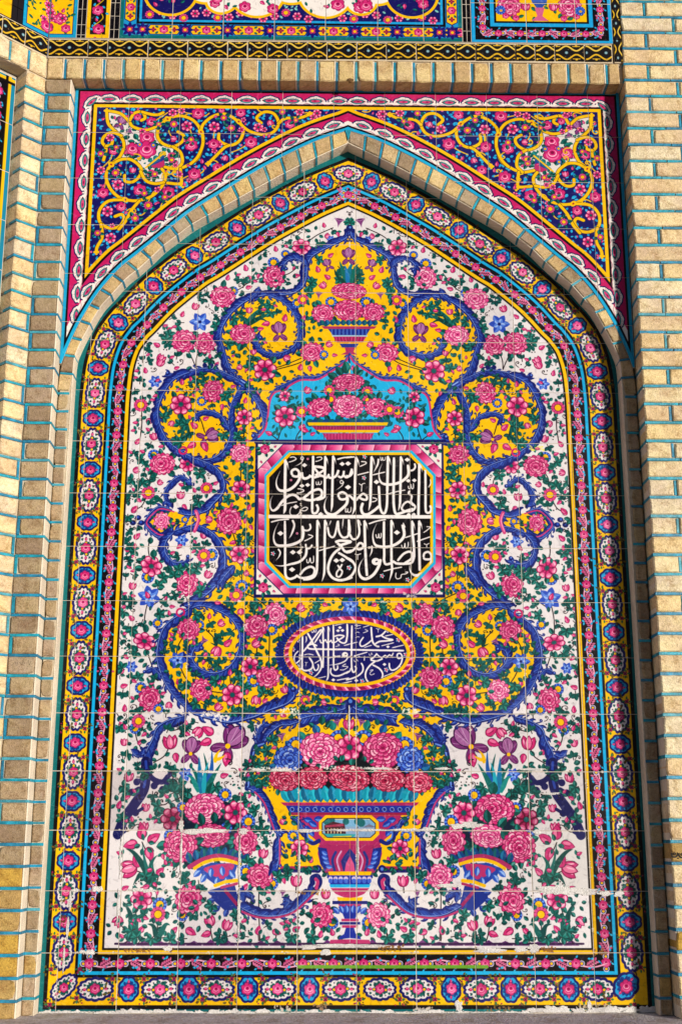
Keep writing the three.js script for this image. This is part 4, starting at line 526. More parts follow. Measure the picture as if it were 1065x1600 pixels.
  ctx.save(); trace(pts([503, 1286, 511, 1279, 577, 1279, 586, 1287, 586, 1302, 578, 1309, 511, 1309, 503, 1302]), true); ctx.clip(); poly([500, 1276, 592, 1276, 592, 1292, 500, 1292], '#6fa6cc'); poly([500, 1276, 592, 1276, 592, 1281, 500, 1281], '#d8d2a8'); poly([500, 1292, 592, 1292, 592, 1312, 500, 1312], '#7d9cc0'); poly([500, 1302, 556, 1304, 548, 1312, 500, 1312], '#2d9aa0'); poly([520, 1307, 550, 1306, 544, 1311, 518, 1311], '#c8b82c');
  for (const [x, y, r] of [[510, 1284, 5], [518, 1282, 5], [540, 1284, 5], [564, 1286, 6], [558, 1284, 5]]) { const p = P(x, y); ell(p[0], p[1], r, r, 0, '#1c6468'); } poly([506, 1290, 520, 1284, 538, 1288, 540, 1303, 508, 1303], '#43242c'); poly([508, 1290, 536, 1287, 537, 1291, 508, 1293], '#9c3350'); for (let x = 512; x < 536; x += 5) line([P(x, 1295), P(x, 1302)], 1.6, '#c8b084'); poly([566, 1293, 576, 1288, 588, 1293], '#6a6a80'); ctx.restore();
  line(pts([503, 1286, 511, 1279, 577, 1279, 586, 1287, 586, 1302, 578, 1309, 511, 1309, 503, 1302, 503, 1286]), 1.2, '#1a1420');
  both(() => motifs('T 442 1284 9 -2.2;S 452 1280 6;E 458 1306 9;A 468 1326 14;S 456 1346 10;B 486 1344 8 -1.3;S 482 1352 9;S 476 1350 8'));
  ctx.restore();                                    // field clip
}
// ---- tone of single tiles, wear along the joints
const tileX = Array.from({ length: 12 }, (_, k) => -1.17 + .2 * k).map((x) => Math.max(-1.062, Math.min(1.062, x))), tileY = Array.from({ length: 18 }, (_, k) => YB - .2 + .2 * k);
{
  const tint = (i, j, c, a) => { ctx.globalAlpha = a; ctx.fillStyle = c; ctx.fillRect(tileX[i] * U, -tileY[j + 1] * U, (tileX[i + 1] - tileX[i]) * U, .2 * U); ctx.globalAlpha = 1; };
  for (let i = 0; i < 11; i++) for (let j = 0; j < 17; j++) tint(i, j, R() < .5 ? '#2a1c24' : '#fff4e4', rr(.0, .085));
  for (const [i, j, c, a] of [[2, 3, '#6a4a50', .16], [1, 3, '#6a4a50', .12], [9, 2, '#6a5a50', .12], [9, 3, '#6a5a50', .08], [3, 1, '#5a4a5a', .13], [4, 1, '#5a5a66', .1], [2, 1, '#fff', .04], [10, 2, '#40302c', .16], [10, 1, '#40302c', .14], [9, 1, '#fff', .05]]) tint(i, j, c, a);
  streaks(CC, 26000);
  // fine crazing and scratches, faded glaze along some joints
  for (let n = 0; n < 260; n++) { const x = rr(-1, 1) * U, y = -(YB + rr(-.2, 2.8)) * U; ctx.globalAlpha = rr(.1, .35); let p = [[x, y]]; for (let q = 0; q < 4; q++) p.push([p[q][0] + rr(-6, 6), p[q][1] + rr(-6, 6)]); line(p, .5, R() < .5 ? '#fff' : '#201014'); } ctx.globalAlpha = 1;
  const worn = (px, py, w, h, c = '#e8e2dc', n = 40, al = .8) => { const p = P(px, py); ctx.globalAlpha = al; for (let i = 0; i < n; i++) ell(p[0] + rr(-1, 1) * w, p[1] + rr(-1, 1) * h, rr(.8, 3), rr(.6, 1.8), rr(0, 3), c); ctx.globalAlpha = 1; };
  for (let n = 0; n < 130; n++) { const v = R() < .5, x = tileX[1 + Math.floor(R() * 10)], y = tileY[1 + Math.floor(R() * 8)]; const X = v ? x : x + rr(0, .2), Y = v ? y + rr(0, .2) : y; const p = [X * U, -Y * U]; ctx.globalAlpha = .85; for (let i = 0; i < 6; i++) ell(p[0] + rr(-2, 2) * (v ? .5 : 3), p[1] + rr(-2, 2) * (v ? 3 : .5), rr(.6, 2), rr(.6, 1.6), 0, R() < .85 ? '#e6dfd6' : '#8a6a44'); ctx.globalAlpha = 1; }
  worn(330, 1116, 16, 3); worn(346, 1122, 12, 4, '#efe9e0', 30); worn(452, 1112, 14, 5, '#e8e4c8', 26); worn(640, 1112, 14, 4, '#e8e4c8', 26); worn(430, 1202, 40, 2.4, '#e2dcd4', 60); worn(560, 1200, 60, 2, '#e2dcd4', 50); worn(640, 930, 14, 3, '#e8e2d0', 18, .5); worn(840, 700, 14, 4, '#e8dc60', 20, .7);
  worn(215, 1486, 20, 2.4, '#8a5a2c', 30); worn(262, 1484, 8, 3, '#6a4424', 16); worn(610, 1482, 20, 4, '#7a5428', 34); worn(850, 1484, 16, 4, '#8a5a2c', 30); worn(935, 1488, 10, 4, '#8a5a2c', 20); worn(470, 1394, 6, 3, '#8a6030', 10); worn(496, 1394, 10, 3, '#a07030', 16); worn(98, 1440, 4, 8, '#5a3a24', 14); worn(500, 1574, 10, 4, '#9a7a60', 20); worn(440, 1576, 12, 4, '#c8bcae', 24); worn(660, 1578, 14, 3, '#c8bcae', 24); worn(780, 1578, 20, 4, '#8a6a44', 30); worn(930, 1575, 24, 5, '#b8a888', 40);
}
const YT = YB + .011;
// ---------------------------------------------------------------- arch curves on the plane of the arch face
const xy = (a, z) => { const o = []; for (let i = 0; i < a.length; i += 2) o.push(W(a[i], a[i + 1], z)); return o; };
const outerL = spline(xy([96, 568, 108, 538, 127, 499, 155, 455, 188, 418, 213, 398, 270, 352, 300, 329, 345, 301, 390, 273, 433, 249, 480, 226, 513, 213, 545, 203], ZB), false, 4).map((p) => [Math.max(-1.069, p[0]), p[1]]);
const innerL = spline(xy([112, 592, 115, 560, 122, 540, 135, 514, 156, 478, 174, 458, 196, 434, 216, 418, 238, 398, 256, 381, 280, 363, 302, 347, 350, 320, 397, 294, 449, 266, 498, 242, 545, 221], ZB), false, 4).map((p) => [Math.min(p[0], 0), p[1]]);
outerL[outerL.length - 1][0] = 0; innerL[innerL.length - 1][0] = 0;
const mir = (p) => p.map((q) => [-q[0], q[1]]);
const JX0 = 1.031, JX1 = 1.0695, FLOOR = YB - .19;
// ---------------------------------------------------------------- painting of the spandrels
const CB = canvasFor(-1.07, YB + 2.03, 1.07, YT + 3.24, 950, ZB);
use(CB);
{
  const oU = toU(outerL), rU = toU(mir(outerL)), all = oU.concat(rU.slice(0, -1).reverse());
  const T = -(YT + 3.222) * U, B = -(YB + 2.05) * U, XL = -1.069 * U, XR = 1.069 * U, frame = [[XL, B], [XL, T], [XR, T], [XR, B]];
  ctx.fillStyle = COL.navy; ctx.fillRect(-900, -3000, 1800, 3000);
  const navy = () => { trace([[XL + 38, B], [XL + 38, T + 38], [XR - 38, T + 38], [XR - 38, B]].concat(rU).concat(oU.slice().reverse()), true); };
  // turquoise leaf ground
  const spots = []; for (let t = 0; t < 16000 && spots.length < 2200; t++) { const q = [rr(XL + 30, 6), rr(T + 30, B)]; if (spots.every((s) => (s[0] - q[0]) ** 2 + (s[1] - q[1]) ** 2 > 40)) spots.push(q); }
  both(() => spots.forEach((s) => { leaf(s[0], s[1], rr(5, 8.5), rr(0, 6.3), rr(.34, .5), R() < .7 ? '#1494cc' : '#2fb4e0', '#1a9ed6'); if (R() < .12) ell(s[0] + 4, s[1] + 3, 2.2, 2, 0, '#cf5a8c'); }));
  both(() => {
    // white medallion with a bouquet in a cone
    poly([168, 176, 190, 180, 204, 192, 226, 204, 244, 202, 248, 214, 256, 228, 272, 232, 283, 242, 282, 256, 272, 263, 258, 260, 253, 264, 258, 275, 255, 286, 240, 286, 228, 280, 220, 265, 206, 251, 190, 251, 190, 246, 196, 228, 190, 214, 180, 206, 171, 192], '#d6d0cc', true); for (let i = 0; i < 70; i++) { const [u, v] = P(rr(172, 282), rr(178, 284)); if (ctx.isPointInPath) leaf(u, v, rr(4, 7), rr(0, 6), .4, '#0d5350', '#17807a'); }
    motifs('S 214 214 14 8;S 222 228 18 9;S 243 218 12 7;S 212 240 12 7;S 268 244 11 8;S 238 270 11 8;S 196 244 7;S 178 190 6;S 200 200 8;S 252 254 8;B 248 206 6;B 196 238 6;B 276 254 5;B 226 276 5;B 180 184 5');
    poly([230, 258, 256, 236, 258, 258, 240, 262], '#1c5c80'); poly([236, 260, 256, 248, 258, 261, 244, 264], '#b02a62'); poly([240, 258, 256, 244, 257, 250], '#22348c'); for (const [x, y] of [[232, 250], [240, 246], [248, 240], [254, 234]]) { const p = P(x, y); leaf(p[0], p[1] + 4, 10, -.9, .5, '#0f6468', '#1a8c84'); }
    line([P(228, 262), P(258, 238)], 3, COL.yellow);
    motifs('I 188 194 14 -1.2;U 204 206 9 -2.5;R 230 215 12;R 207 233 11;R 229 234 15;E 219 226 4;E 240 227 4;E 218 247 4;D 269 244 7;D 268 250 5;D 237 271 7;D 242 272 5');
    const sc = (a, w = 5.2) => { const p = spline(pts(a)); line(p, w + 1.6, '#3a2a10'); line(p, w, '#e8b608'); };
    for (const a of ['167 173 180 175 191 179 202 190 208 198 226 203 242 199 254 189 263 185 282 181 302 188 314 204 318 220 310 246 294 258 276 264 258 261', '262 186 250 196 246 212 254 224 270 229 284 222 287 212 278 206', '270 229 282 238 285 254 276 264', '203 188 210 177 222 175 227 184 221 188', '222 175 238 179 248 179 255 176', '167 173 169 192 178 203 188 212 194 226 188 244 174 257 166 274 172 294 186 308 202 313 218 313 238 306 254 290 259 274 253 264', '174 257 190 249 206 250 220 262 219 274 208 284 196 283 195 274', '220 268 228 282 242 287 256 285', '190 212 176 207 164 212 160 222 166 232 162 250', '166 228 174 226 176 220', '196 312 170 314 156 328 156 346 170 356 186 354 194 342 190 335 180 338', '218 314 206 328 196 346 186 358', '158 350 160 370 152 386 151 394', '282 264 283 276 282 287 262 286', '314 208 317 195 332 182 352 178 372 190 380 204 374 220 359 227 343 220 342 209', '374 192 388 204 408 210 426 207 435 193 428 178 413 175 401 184 408 192', '435 193 446 185 469 184 484 178', '358 227 350 231 336 245 325 256', '316 206 317 225 309 245 298 256']) sc(a.split(' ').map(Number));
    for (const [x, y] of [[262, 186], [314, 206], [174, 257], [196, 312], [373, 190]]) { const p = P(x, y); at(p[0], p[1], .8, 1, 1, () => { ell(0, 0, 6, 4.6, 0, '#e8b608'); ell(0, 0, 2.2, 1.6, 0, '#a32a1c'); }); }
    for (const [x, y] of [[167, 173], [286, 290], [325, 256], [151, 394], [484, 178]]) { const p = P(x, y); for (let i = 0; i < 4; i++) ell(p[0] + Math.cos(i * 1.57) * 3, p[1] + Math.sin(i * 1.57) * 3, 2.2, 2.2, 0, '#e8b608'); }
    for (const a of ['250 300 240 300 230 320', '206 330 222 336 236 318', '168 262 165 285 162 300', '176 240 172 250 160 262', '300 178 280 174 270 172', '270 216 264 205 270 196', '300 225 300 212 296 200', '334 226 334 210 338 200', '392 222 376 232 362 238', '460 194 470 178 495 176', '240 190 250 184 262 176', '306 270 292 276 284 280']) line(spline(pts(a.split(' ').map(Number))), 2, '#dcae10');
    for (const s of spots) if (R() < .06) { R() < .5 ? anemone(s[0], s[1], rr(4.5, 6.5), 5) : bud(s[0], s[1], rr(4, 6), rr(0, 6)); } else if (R() < .025) { ctx.globalAlpha = 1; at(s[0], s[1], rr(0, 6), 8, 8, () => { ctx.beginPath(); ctx.moveTo(-1, .4); ctx.bezierCurveTo(-.4, -.7, .7, -.8, .8, 0); ctx.bezierCurveTo(.8, .5, .2, .5, .25, .1); ctx.lineWidth = .28; ctx.strokeStyle = '#dcae10'; ctx.stroke(); }); }
    motifs('R 310 177 10;R 237 190 8;R 215 183 6;R 178 235 8;R 161 301 9;R 219 297 10;R 263 301 10;R 304 272 10;R 299 227 10;a 292 197 9;T 272 217 9 3.1;T 208 266 9 -1.5;D 181 270 6;a 185 289 9;a 168 330 9;R 190 323 8;D 232 321 7;D 211 341 6;a 172 215 7;D 272 194 6;D 299 218 5;D 182 230 4;R 376 176 8;a 335 198 9;R 334 225 9;R 392 222 10;a 404 199 8;T 422 192 9 1.2;R 453 194 8;a 468 175 7;a 495 177 7;T 352 247 9 1.9;R 340 262 8;D 350 184 5;D 362 200 6;D 441 175 5;B 316 252 7;a 173 372 9;D 153 364 5;B 157 393 5;B 420 212 6;B 440 206 6;a 270 176 7;B 196 332 5;B 244 318 5;B 288 288 6;B 320 262 6;B 206 176 5;B 162 186 5;a 158 266 7;D 158 240 5;B 384 240 6;B 370 244 6;D 462 188 4;D 248 194 4;B 194 174 5;B 162 290 5;D 226 302 5;D 258 308 5;a 284 173 6;R 346 172 5;B 510 176 4');
  });
  // nested borders
  const strokeBoth = (d, c1, c2) => { ctx.lineJoin = 'miter'; trace(frame); ctx.lineWidth = 2 * d * U; ctx.strokeStyle = c1; ctx.stroke(); trace(all); ctx.strokeStyle = c2 ?? c1; ctx.stroke(); ctx.lineJoin = 'round'; };
  strokeBoth(.089, COL.yellow); strokeBoth(.076, COL.black); strokeBoth(.067, '#e6e0da', '#bb1a5c'); ctx.lineJoin = 'miter';
  trace(frame); ctx.lineWidth = 2 * .049 * U; ctx.strokeStyle = '#bb1a5c'; ctx.stroke(); trace(all); ctx.lineWidth = 2 * .036 * U; ctx.strokeStyle = '#e6e0da'; ctx.stroke(); ctx.lineJoin = 'round';
  // hatching in the crimson
  ctx.save(); navy(); ctx.restore();
  // flame cartouches: base line towards +n, crown towards -n
  const flame = (x, y, ang, s) => at(x, y, ang, 1, s, () => {
    const crown = (a, b, k) => { const o = []; for (let i = 0; i <= 36; i++) { const t = Math.PI + i / 36 * Math.PI, q = 1 + .09 * Math.abs(Math.sin(i / 36 * 4.5 * Math.PI)); o.push([Math.cos(t) * a * q, Math.sin(t) * b * q * (1 - .25 * Math.abs(Math.cos(t)))]); } return o; };
    fillP(crown(18.2, 11, 1).concat([[18, 2], [-18, 2]]), '#17124e'); fillP(crown(15.8, 9, 1).concat([[18, 4], [-18, 4]]), '#e8e2dc');
    for (let i = -4; i <= 4; i++) line([[i * 2.2, -3], [i * 3.3, -8 + Math.abs(i) * .7]], .7, '#b58a94');
    ell(0, 0, 11.5, 4.8, 0, '#117a7c'); ell(0, 0, 8, 2.6, 0, '#c83a72'); ell(-1, -.3, 3, 1.3, 0, '#8d0f45'); for (const e of [-1, 1]) ell(e * 11, -.5, 2, 1.2, 0, '#5a1c34');
  });
  const inX = XL + .053 * U, inT = T + .053 * U;
  const sideP = [[inX, B + 6], [inX, inT + 16]], topP = [[inX + 16, inT], [AX, inT]];
  const put = (p, st, sgn) => { const L = plen(p), n = Math.round(L / st); along(p, L / n, L / n / 2).forEach((a) => { flame(a[0], a[1], a[2], sgn); flame(-a[0] + 2 * 0, a[1], Math.PI - a[2], -sgn); }); const w = along(p, 2, 0).map((a, i) => [a[0] - Math.sin(a[2]) * (6 + 1.3 * Math.sin(i * .55)) * sgn, a[1] + Math.cos(a[2]) * (6 + 1.3 * Math.sin(i * .55)) * sgn]); line(w, .8, '#b04a68'); line(w.map((q) => [-q[0], q[1]]), .8, '#b04a68'); };
  put(sideP, 41, 1); put(topP, 41, 1); flame(inX + 6, inT + 6, -.78, 1); flame(-inX - 6, inT + 6, .78, 1);
  { const d = .036; const n = outerL.length, off = []; for (let i = 0; i < n; i++) { const a = outerL[Math.max(0, i - 1)], b = outerL[Math.min(n - 1, i + 1)], l = Math.hypot(b[0] - a[0], b[1] - a[1]); off.push([outerL[i][0] - (b[1] - a[1]) / l * d, outerL[i][1] + (b[0] - a[0]) / l * d]); } const p = toU(off).filter((q) => q[0] > XL + 24 && q[0] < 0); put(p, 41, 1); }
  for (let i = 0; i < 1600; i++) { const x = rr(XL, XR), y = rr(T, T + 28); ctx.globalAlpha = .25; line([[x, y], [x + 5, y - 3]], .7, '#7d0c3c'); } ctx.globalAlpha = 1;
  strokeBoth(.020, COL.black); strokeBoth(.0125, '#1596c4', '#18a2d2');
  ctx.save(); ctx.restore();
}
const bX = Array.from({ length: 12 }, (_, k) => -1.07 + .2 * k + .02).map((x, k) => k === 0 ? -1.069 : Math.min(1.069, x - .006)), bY = [2.05, 2.245, 2.44, 2.642, 2.838, 3.035, 3.233].map((y) => y + YB);
for (let i = 0; i < 11; i++) for (let j = 0; j < 6; j++) { ctx.globalAlpha = rr(0, .05); ctx.fillStyle = R() < .5 ? '#1a1420' : '#fff4e4'; ctx.fillRect(bX[i] * U, -bY[j + 1] * U, (bX[i + 1] - bX[i]) * U, .2 * U); } ctx.globalAlpha = 1;
streaks(CB, 9000);
// ---------------------------------------------------------------- paintings above the cornice (plane z = ZA), unfolded to the left round the corner
const CU = canvasFor(-1.33, YT + 3.385, 1.045, YT + 3.80, 850, ZA);
use(CU);
{
  ctx.fillStyle = COL.navy; ctx.fillRect(-900, -3000, 2000, 3000);
  const box = (x0, x1, y, c) => { ctx.fillStyle = c; const top = -(YT + 3.82) * U; ctx.fillRect(x0 * U, top, (x1 - x0) * U, -(YT + y) * U - top); };
  const frame = (x0, x1, y, list) => { let d = 0; for (const [w, c] of list) { box(x0 + d, x1 - d, y + d, c); d += w; } return d; };
  // far-left black strip and blue panel on the side wall
  box(-1.33, -1.282, 3.385, COL.black);
  frame(-1.282, -1.062, 3.39, [[.014, '#1596c4'], [.003, COL.navy], [9, COL.yellow]].slice(0, 2).concat([[0, COL.yellow]]));
  for (let i = 0; i < 90; i++) { const x = rr(-1.26, -1.08) * U, y = -(YT + rr(3.41, 3.8)) * U; leaf(x, y, rr(6, 11), rr(0, 6.3), .36, '#14503c', '#1c6a4a'); }
  for (let i = 0; i < 30; i++) { const x = rr(-1.25, -1.09) * U, y = -(YT + rr(3.42, 3.78)) * U; R() < .5 ? anemone(x, y, rr(7, 12), 6) : R() < .5 ? bud(x, y, 7, rr(-3, 0)) : rose(x, y, rr(7, 12)); }
  box(-1.062, -1.026, 3.385, COL.black);
  frame(-1.026, -.934, 3.39, [[.016, COL.yellow], [.004, '#1a1410'], [0, '#0d0a10']]);
  for (let y = 3.43; y < 3.8; y += .085) { const c = [-.98 * U, -(YT + y) * U]; line(spline([[c[0] - 6, c[1] + 30], [c[0] + 8, c[1] + 15], [c[0], c[1]]]), 1.8, '#cba414'); for (let i = 0; i < 6; i++) leaf(c[0] + rr(-12, 12), c[1] + rr(-14, 20), 7, rr(0, 6), .4, '#1494cc', '#2fb4e0'); rose(c[0] + rr(-2, 2), c[1], 10); bud(c[0] + rr(-8, 8), c[1] + 19, 6, rr(0, 6), PINK, false); }
  box(-.934, -.896, 3.385, COL.black);
  // wide panel
  const d = frame(-.896, .448, 3.39, [[.016, COL.teal], [.050, '#1a8cc8'], [.010, COL.black], [.010, '#1a9ad6'], [0, COL.navy]]);
  const band = (x, y, ang) => at(x * U, -(YT + y) * U, ang, 1, 1, () => { fillP([[-30, 0], [-24, -10], [24, -10], [30, 0], [24, 10], [-24, 10]], COL.navy); fillP([[-28, 0], [-23, -8.5], [23, -8.5], [28, 0], [23, 8.5], [-23, 8.5]], COL.yellow); for (const e of [-1, 1]) { for (let i = 0; i < 4; i++) ell(e * 18 + Math.cos(i * 1.57) * 3, Math.sin(i * 1.57) * 3, 2.6, 2, i * 1.57, '#8c1546'); leaf(e * 9, -4, 7, e > 0 ? -.5 : 3.6, .4); leaf(e * 9, 4, 7, e > 0 ? .5 : 2.6, .4); } rose(0, 0, 7.4); });
  const star = (x, y) => { const u = x * U, v = -(YT + y) * U; for (let i = 0; i < 8; i++) leaf(u, v, 15, i * .785, .3, '#16126a', '#16126a'); for (let i = 0; i < 4; i++) ell(u + Math.cos(i * 1.57 + .78) * 3.4, v + Math.sin(i * 1.57 + .78) * 3.4, 3, 2.4, i, '#b02a5a'); ell(u, v, 2.6, 2.6, 0, COL.yellow); };
  for (let k = 0; k < 8; k++) { band(-.722 + k * .166, 3.431, 0); star(-.805 + k * .166, 3.431); } star(-.805 + 8 * .166 - .02, 3.431); star(-.855, 3.431); star(.408, 3.431);
  for (const x of [-.855, .407]) for (let k = 0; k < 3; k++) { band(x, 3.53 + k * .14, Math.PI / 2); }
  for (let i = 0; i < 420; i++) { const x = rr(-.8, .355) * U, y = -(YT + rr(3.485, 3.8)) * U; leaf(x, y, rr(5, 8), rr(0, 6.3), .4, '#5fb0ac', '#8fcac2'); }
  for (let k = 0; k < 26; k++) { const x = (-.78 + k * .0445) * U, y = -(YT + 3.498 + .014 * Math.sin(k * 1.7)) * U; k % 3 ? anemone(x, y, 8, 6) : daisy(x, y, 8); }
  const lob = [[-.70, 3.60, .10], [-.56, 3.655, .10], [-.50, 3.57, .06], [-.36, 3.60, .105], [-.225, 3.655, .1], [-.09, 3.60, .105], [.05, 3.57, .06], [.11, 3.655, .1], [.25, 3.60, .10]];
  lob.forEach(([x, y, r], i) => ell(x * U, -(YT + y) * U, r * U + 4, r * U + 4, 0, COL.yellow)); lob.forEach(([x, y, r], i) => ell(x * U, -(YT + y) * U, r * U - 1, r * U - 1, 0, i === 0 || i === 8 ? COL.navy : '#e6e0da'));
  lob.forEach(([x, y, r]) => { for (let i = 0; i < 14; i++) { const u = (x + rr(-.75, .75) * r) * U, v = -(YT + y + rr(-.75, .75) * r) * U; leaf(u, v, 9, rr(0, 6), .36); } for (let i = 0; i < 6; i++) { const u = (x + rr(-.6, .6) * r) * U, v = -(YT + y + rr(-.7, .6) * r) * U; i % 2 ? rose(u, v, rr(8, 13)) : bud(u, v, 8, rr(0, 6)); } });
  box(.448, .482, 3.385, COL.black);
  // right panel
  frame(.482, 1.04, 3.385, [[.016, '#1a9ad6'], [.060, COL.black], [.016, '#1a9ad6'], [.008, COL.black], [0, COL.yellow]]);
  const q = (a) => a.map(([x, y]) => [x * U, -(YT + y) * U]); vine(q([[.528, 3.8], [.528, 3.431], [.994, 3.431], [.994, 3.8]]), 38, 6.5, 9);
  for (let i = 0; i < 60; i++) { const x = rr(.59, .93) * U, y = -(YT + rr(3.492, 3.79)) * U; leaf(x, y, rr(8, 13), rr(0, 6.3), .4, '#14503c', '#1c7a5a'); }
  for (const [x, y, r] of [[.635, 3.555, 20], [.875, 3.555, 20], [.70, 3.55, 9], [.81, 3.55, 9], [.62, 3.51, 6], [.9, 3.51, 6], [.66, 3.5, 6], [.85, 3.5, 6], [.66, 3.66, 16], [.85, 3.66, 16], [.756, 3.7, 20]]) r > 12 ? peony(x * U, -(YT + y) * U, r, r) : r > 8 ? tulip(x * U, -(YT + y) * U, 13, -1.57) : rose(x * U, -(YT + y) * U, r);
  for (const [x, y] of [[.6, 3.535], [.915, 3.535]]) eye(x * U, -(YT + y) * U, 9, '#2f62c8');
  fillP(q([[.72, 3.60], [.79, 3.60], [.785, 3.575], [.725, 3.575]]), '#3a5cb4'); fillP(q([[.725, 3.575], [.785, 3.575], [.765, 3.545], [.745, 3.545]]), '#2c4aa0'); fillP(q([[.735, 3.548], [.775, 3.548], [.765, 3.51], [.79, 3.488], [.72, 3.488], [.745, 3.51]]), '#c85a86');
}
streaks(CU, 4000);
// frieze: black with a yellow chain
const CF = canvasFor(-1.6, YT + 3.30, 1.1, YT + 3.39, 740, ZA);
use(CF);
{
  ctx.fillStyle = '#100c10'; ctx.fillRect(-900, -3000, 2000, 3000);
  const y0 = -(YT + 3.345) * U, wv = (e, c) => { const p = []; for (let x = -1.6; x < 1.1; x += .004) { const t = Math.cos(x / .0775 * 2 * Math.PI); p.push([x * U, y0 + e * (8.2 + 4.6 * t)]); } line(p, 3.6, '#3a2c08'); line(p, 2.8, c); };
  wv(1, '#dcae22'); wv(-1, '#e2c04a');
  for (let k = -21; k < 15; k++) { const x = (k * .0775) * U; ell(x, y0, 3.2, 3, 0, '#4a6a78'); ell(x, y0, 2, 2, 0, '#8ab4bc'); for (const e of [-1, 1]) { ell(x + .0387 * U, y0 + e * 13, 2.2, 2, 0, '#dcae22'); line([[x + .0387 * U - 6, y0 + e * 12], [x + .0387 * U + 6, y0 + e * 12]], 1.6, '#dcae22'); } }
  for (let i = 0; i < 240; i++) { ctx.globalAlpha = .5; ell(rr(-1.6, 1.1) * U, y0 + rr(-18, 18), rr(.6, 2), rr(.5, 1.4), 0, R() < .6 ? '#b89a60' : '#5a5044'); } ctx.globalAlpha = 1;
}
// panel of the side wall (its own wall coordinates: x to the left of the corner)
const CL = canvasFor(-.60, YB - .2, -.08, YT + 3.22, 400, 0);
use(CL);
{
  ctx.fillStyle = COL.black; ctx.fillRect(-900, -3000, 2000, 4000);
  const yT = -(YT + 3.21) * U, bar = (x0, x1, c, t) => { ctx.fillStyle = c; ctx.fillRect(x0 * U, yT, (x1 - x0) * U, 3000); if (t) ctx.fillRect(-500, yT + t * U, 500, (x1 - x0) * U); };
  bar(-.105, -.085, '#147a9a', .001); bar(-.119, -.105, '#e0b010', .02); bar(-.13, -.119, COL.black, .034);
  vine([[-.158 * U, yT + 40], [-.158 * U, -(YB - .1) * U]], 44, 9, 14); bar(-.21, -.20, '#1596c4'); bar(-.60, -.21, '#e6e0da');
  for (let i = 0; i < 200; i++) leaf(rr(-.58, -.28) * U, rr(yT, -(YB - .1) * U), rr(7, 12), rr(0, 6), .4); for (let i = 0; i < 60; i++) peony(rr(-.58, -.3) * U, rr(yT, -(YB - .1) * U), rr(8, 16), rr(8, 16));
}
// ---------------------------------------------------------------- ground, plinth, light-blocking core behind the wall
const tex = (o) => { const t = new THREE.CanvasTexture(o.c); t.colorSpace = THREE.SRGBColorSpace; t.anisotropy = 8; return t; };
const wavy = noiseTex(256, (x, y) => { const v = 128 + 90 * (n8(x, y) - .5) + 70 * (n16(x, y) - .5) + 30 * (n64(x, y) - .5); return [v, v, v]; });
const tileMat = (o, rough = .3) => { const b = wavy.clone(); b.repeat.set((o.x1 - o.x0) / .7, (o.y1 - o.y0) / .7); b.needsUpdate = true; return new THREE.MeshPhysicalMaterial({ map: tex(o), bumpMap: b, bumpScale: 0.0012, roughness: rough, specularIntensity: .3 }); };
const uvOf = (o) => (x, y) => [(x - o.x0) / (o.x1 - o.x0), (y - o.y0) / (o.y1 - o.y0)];
const tilt = (g, cx, cy, ax, ay, dz = 0) => { const p = g.attributes.position; for (let i = 0; i < p.count; i++) p.setZ(i, p.getZ(i) + dz + ax * (p.getX(i) - cx) + ay * (p.getY(i) - cy)); g.computeVertexNormals(); return g; };
{
  const g = new THREE.PlaneGeometry(160, 160); g.rotateX(-Math.PI / 2); const uv = g.attributes.uv; for (let i = 0; i < uv.count; i++) uv.setXY(i, uv.getX(i) * 120, uv.getY(i) * 120);
  const gm = new THREE.MeshStandardMaterial({ color: new THREE.Color().setRGB(.74, .66, .55), map: brickMap, roughness: .95 }); const m = new THREE.Mesh(g, gm); m.name = 'ground'; m.receiveShadow = true; m.userData.kind = 'structure'; scene.add(m);
  const c = new THREE.Mesh(slab(rect(-1.165, 0.02, 1.62, YT + 3.84), -.5, -.042, .002, uvm(2), true), M.mortar); c.name = 'light_block_core'; c.userData.kind = 'structure'; c.castShadow = c.receiveShadow = true; scene.add(c);  // unseen block added behind the panels to keep light out of gaps
  const pl = thing('stone_ledge', 'rough grey cement ledge under the arched tile panel', 'ledge');
  const sh = []; const r = rng(5); // profile in (z, y) extruded along x, uneven top
  const N = 90, rows = [[-.04, 0], [.42, -.004], [.455, -.014], [.465, -.05], [.465, -(FLOOR - .005)]], pos = [], uv2 = [], ix = [];
  for (let i = 0; i <= N; i++) { const x = -1.9 + 3.8 * i / N; rows.forEach(([z, y], k) => { pos.push(x, FLOOR + y + (k < 3 ? (n8(x * .7, z) - .5) * .008 : 0), z); uv2.push(x * 1.6, (z - y) * 1.6); }); }
  const k = rows.length; for (let i = 0; i < N; i++) for (let j = 0; j < k - 1; j++) { const a = i * k + j, b = a + k; ix.push(a, a + 1, b + 1, a, b + 1, b); }
  const lg = new THREE.BufferGeometry(); lg.setAttribute('position', new THREE.Float32BufferAttribute(pos, 3)); lg.setAttribute('uv', new THREE.Float32BufferAttribute(uv2, 2)); lg.setIndex(ix); lg.computeVertexNormals(); part('ledge_block', lg, M.stone, pl);
}
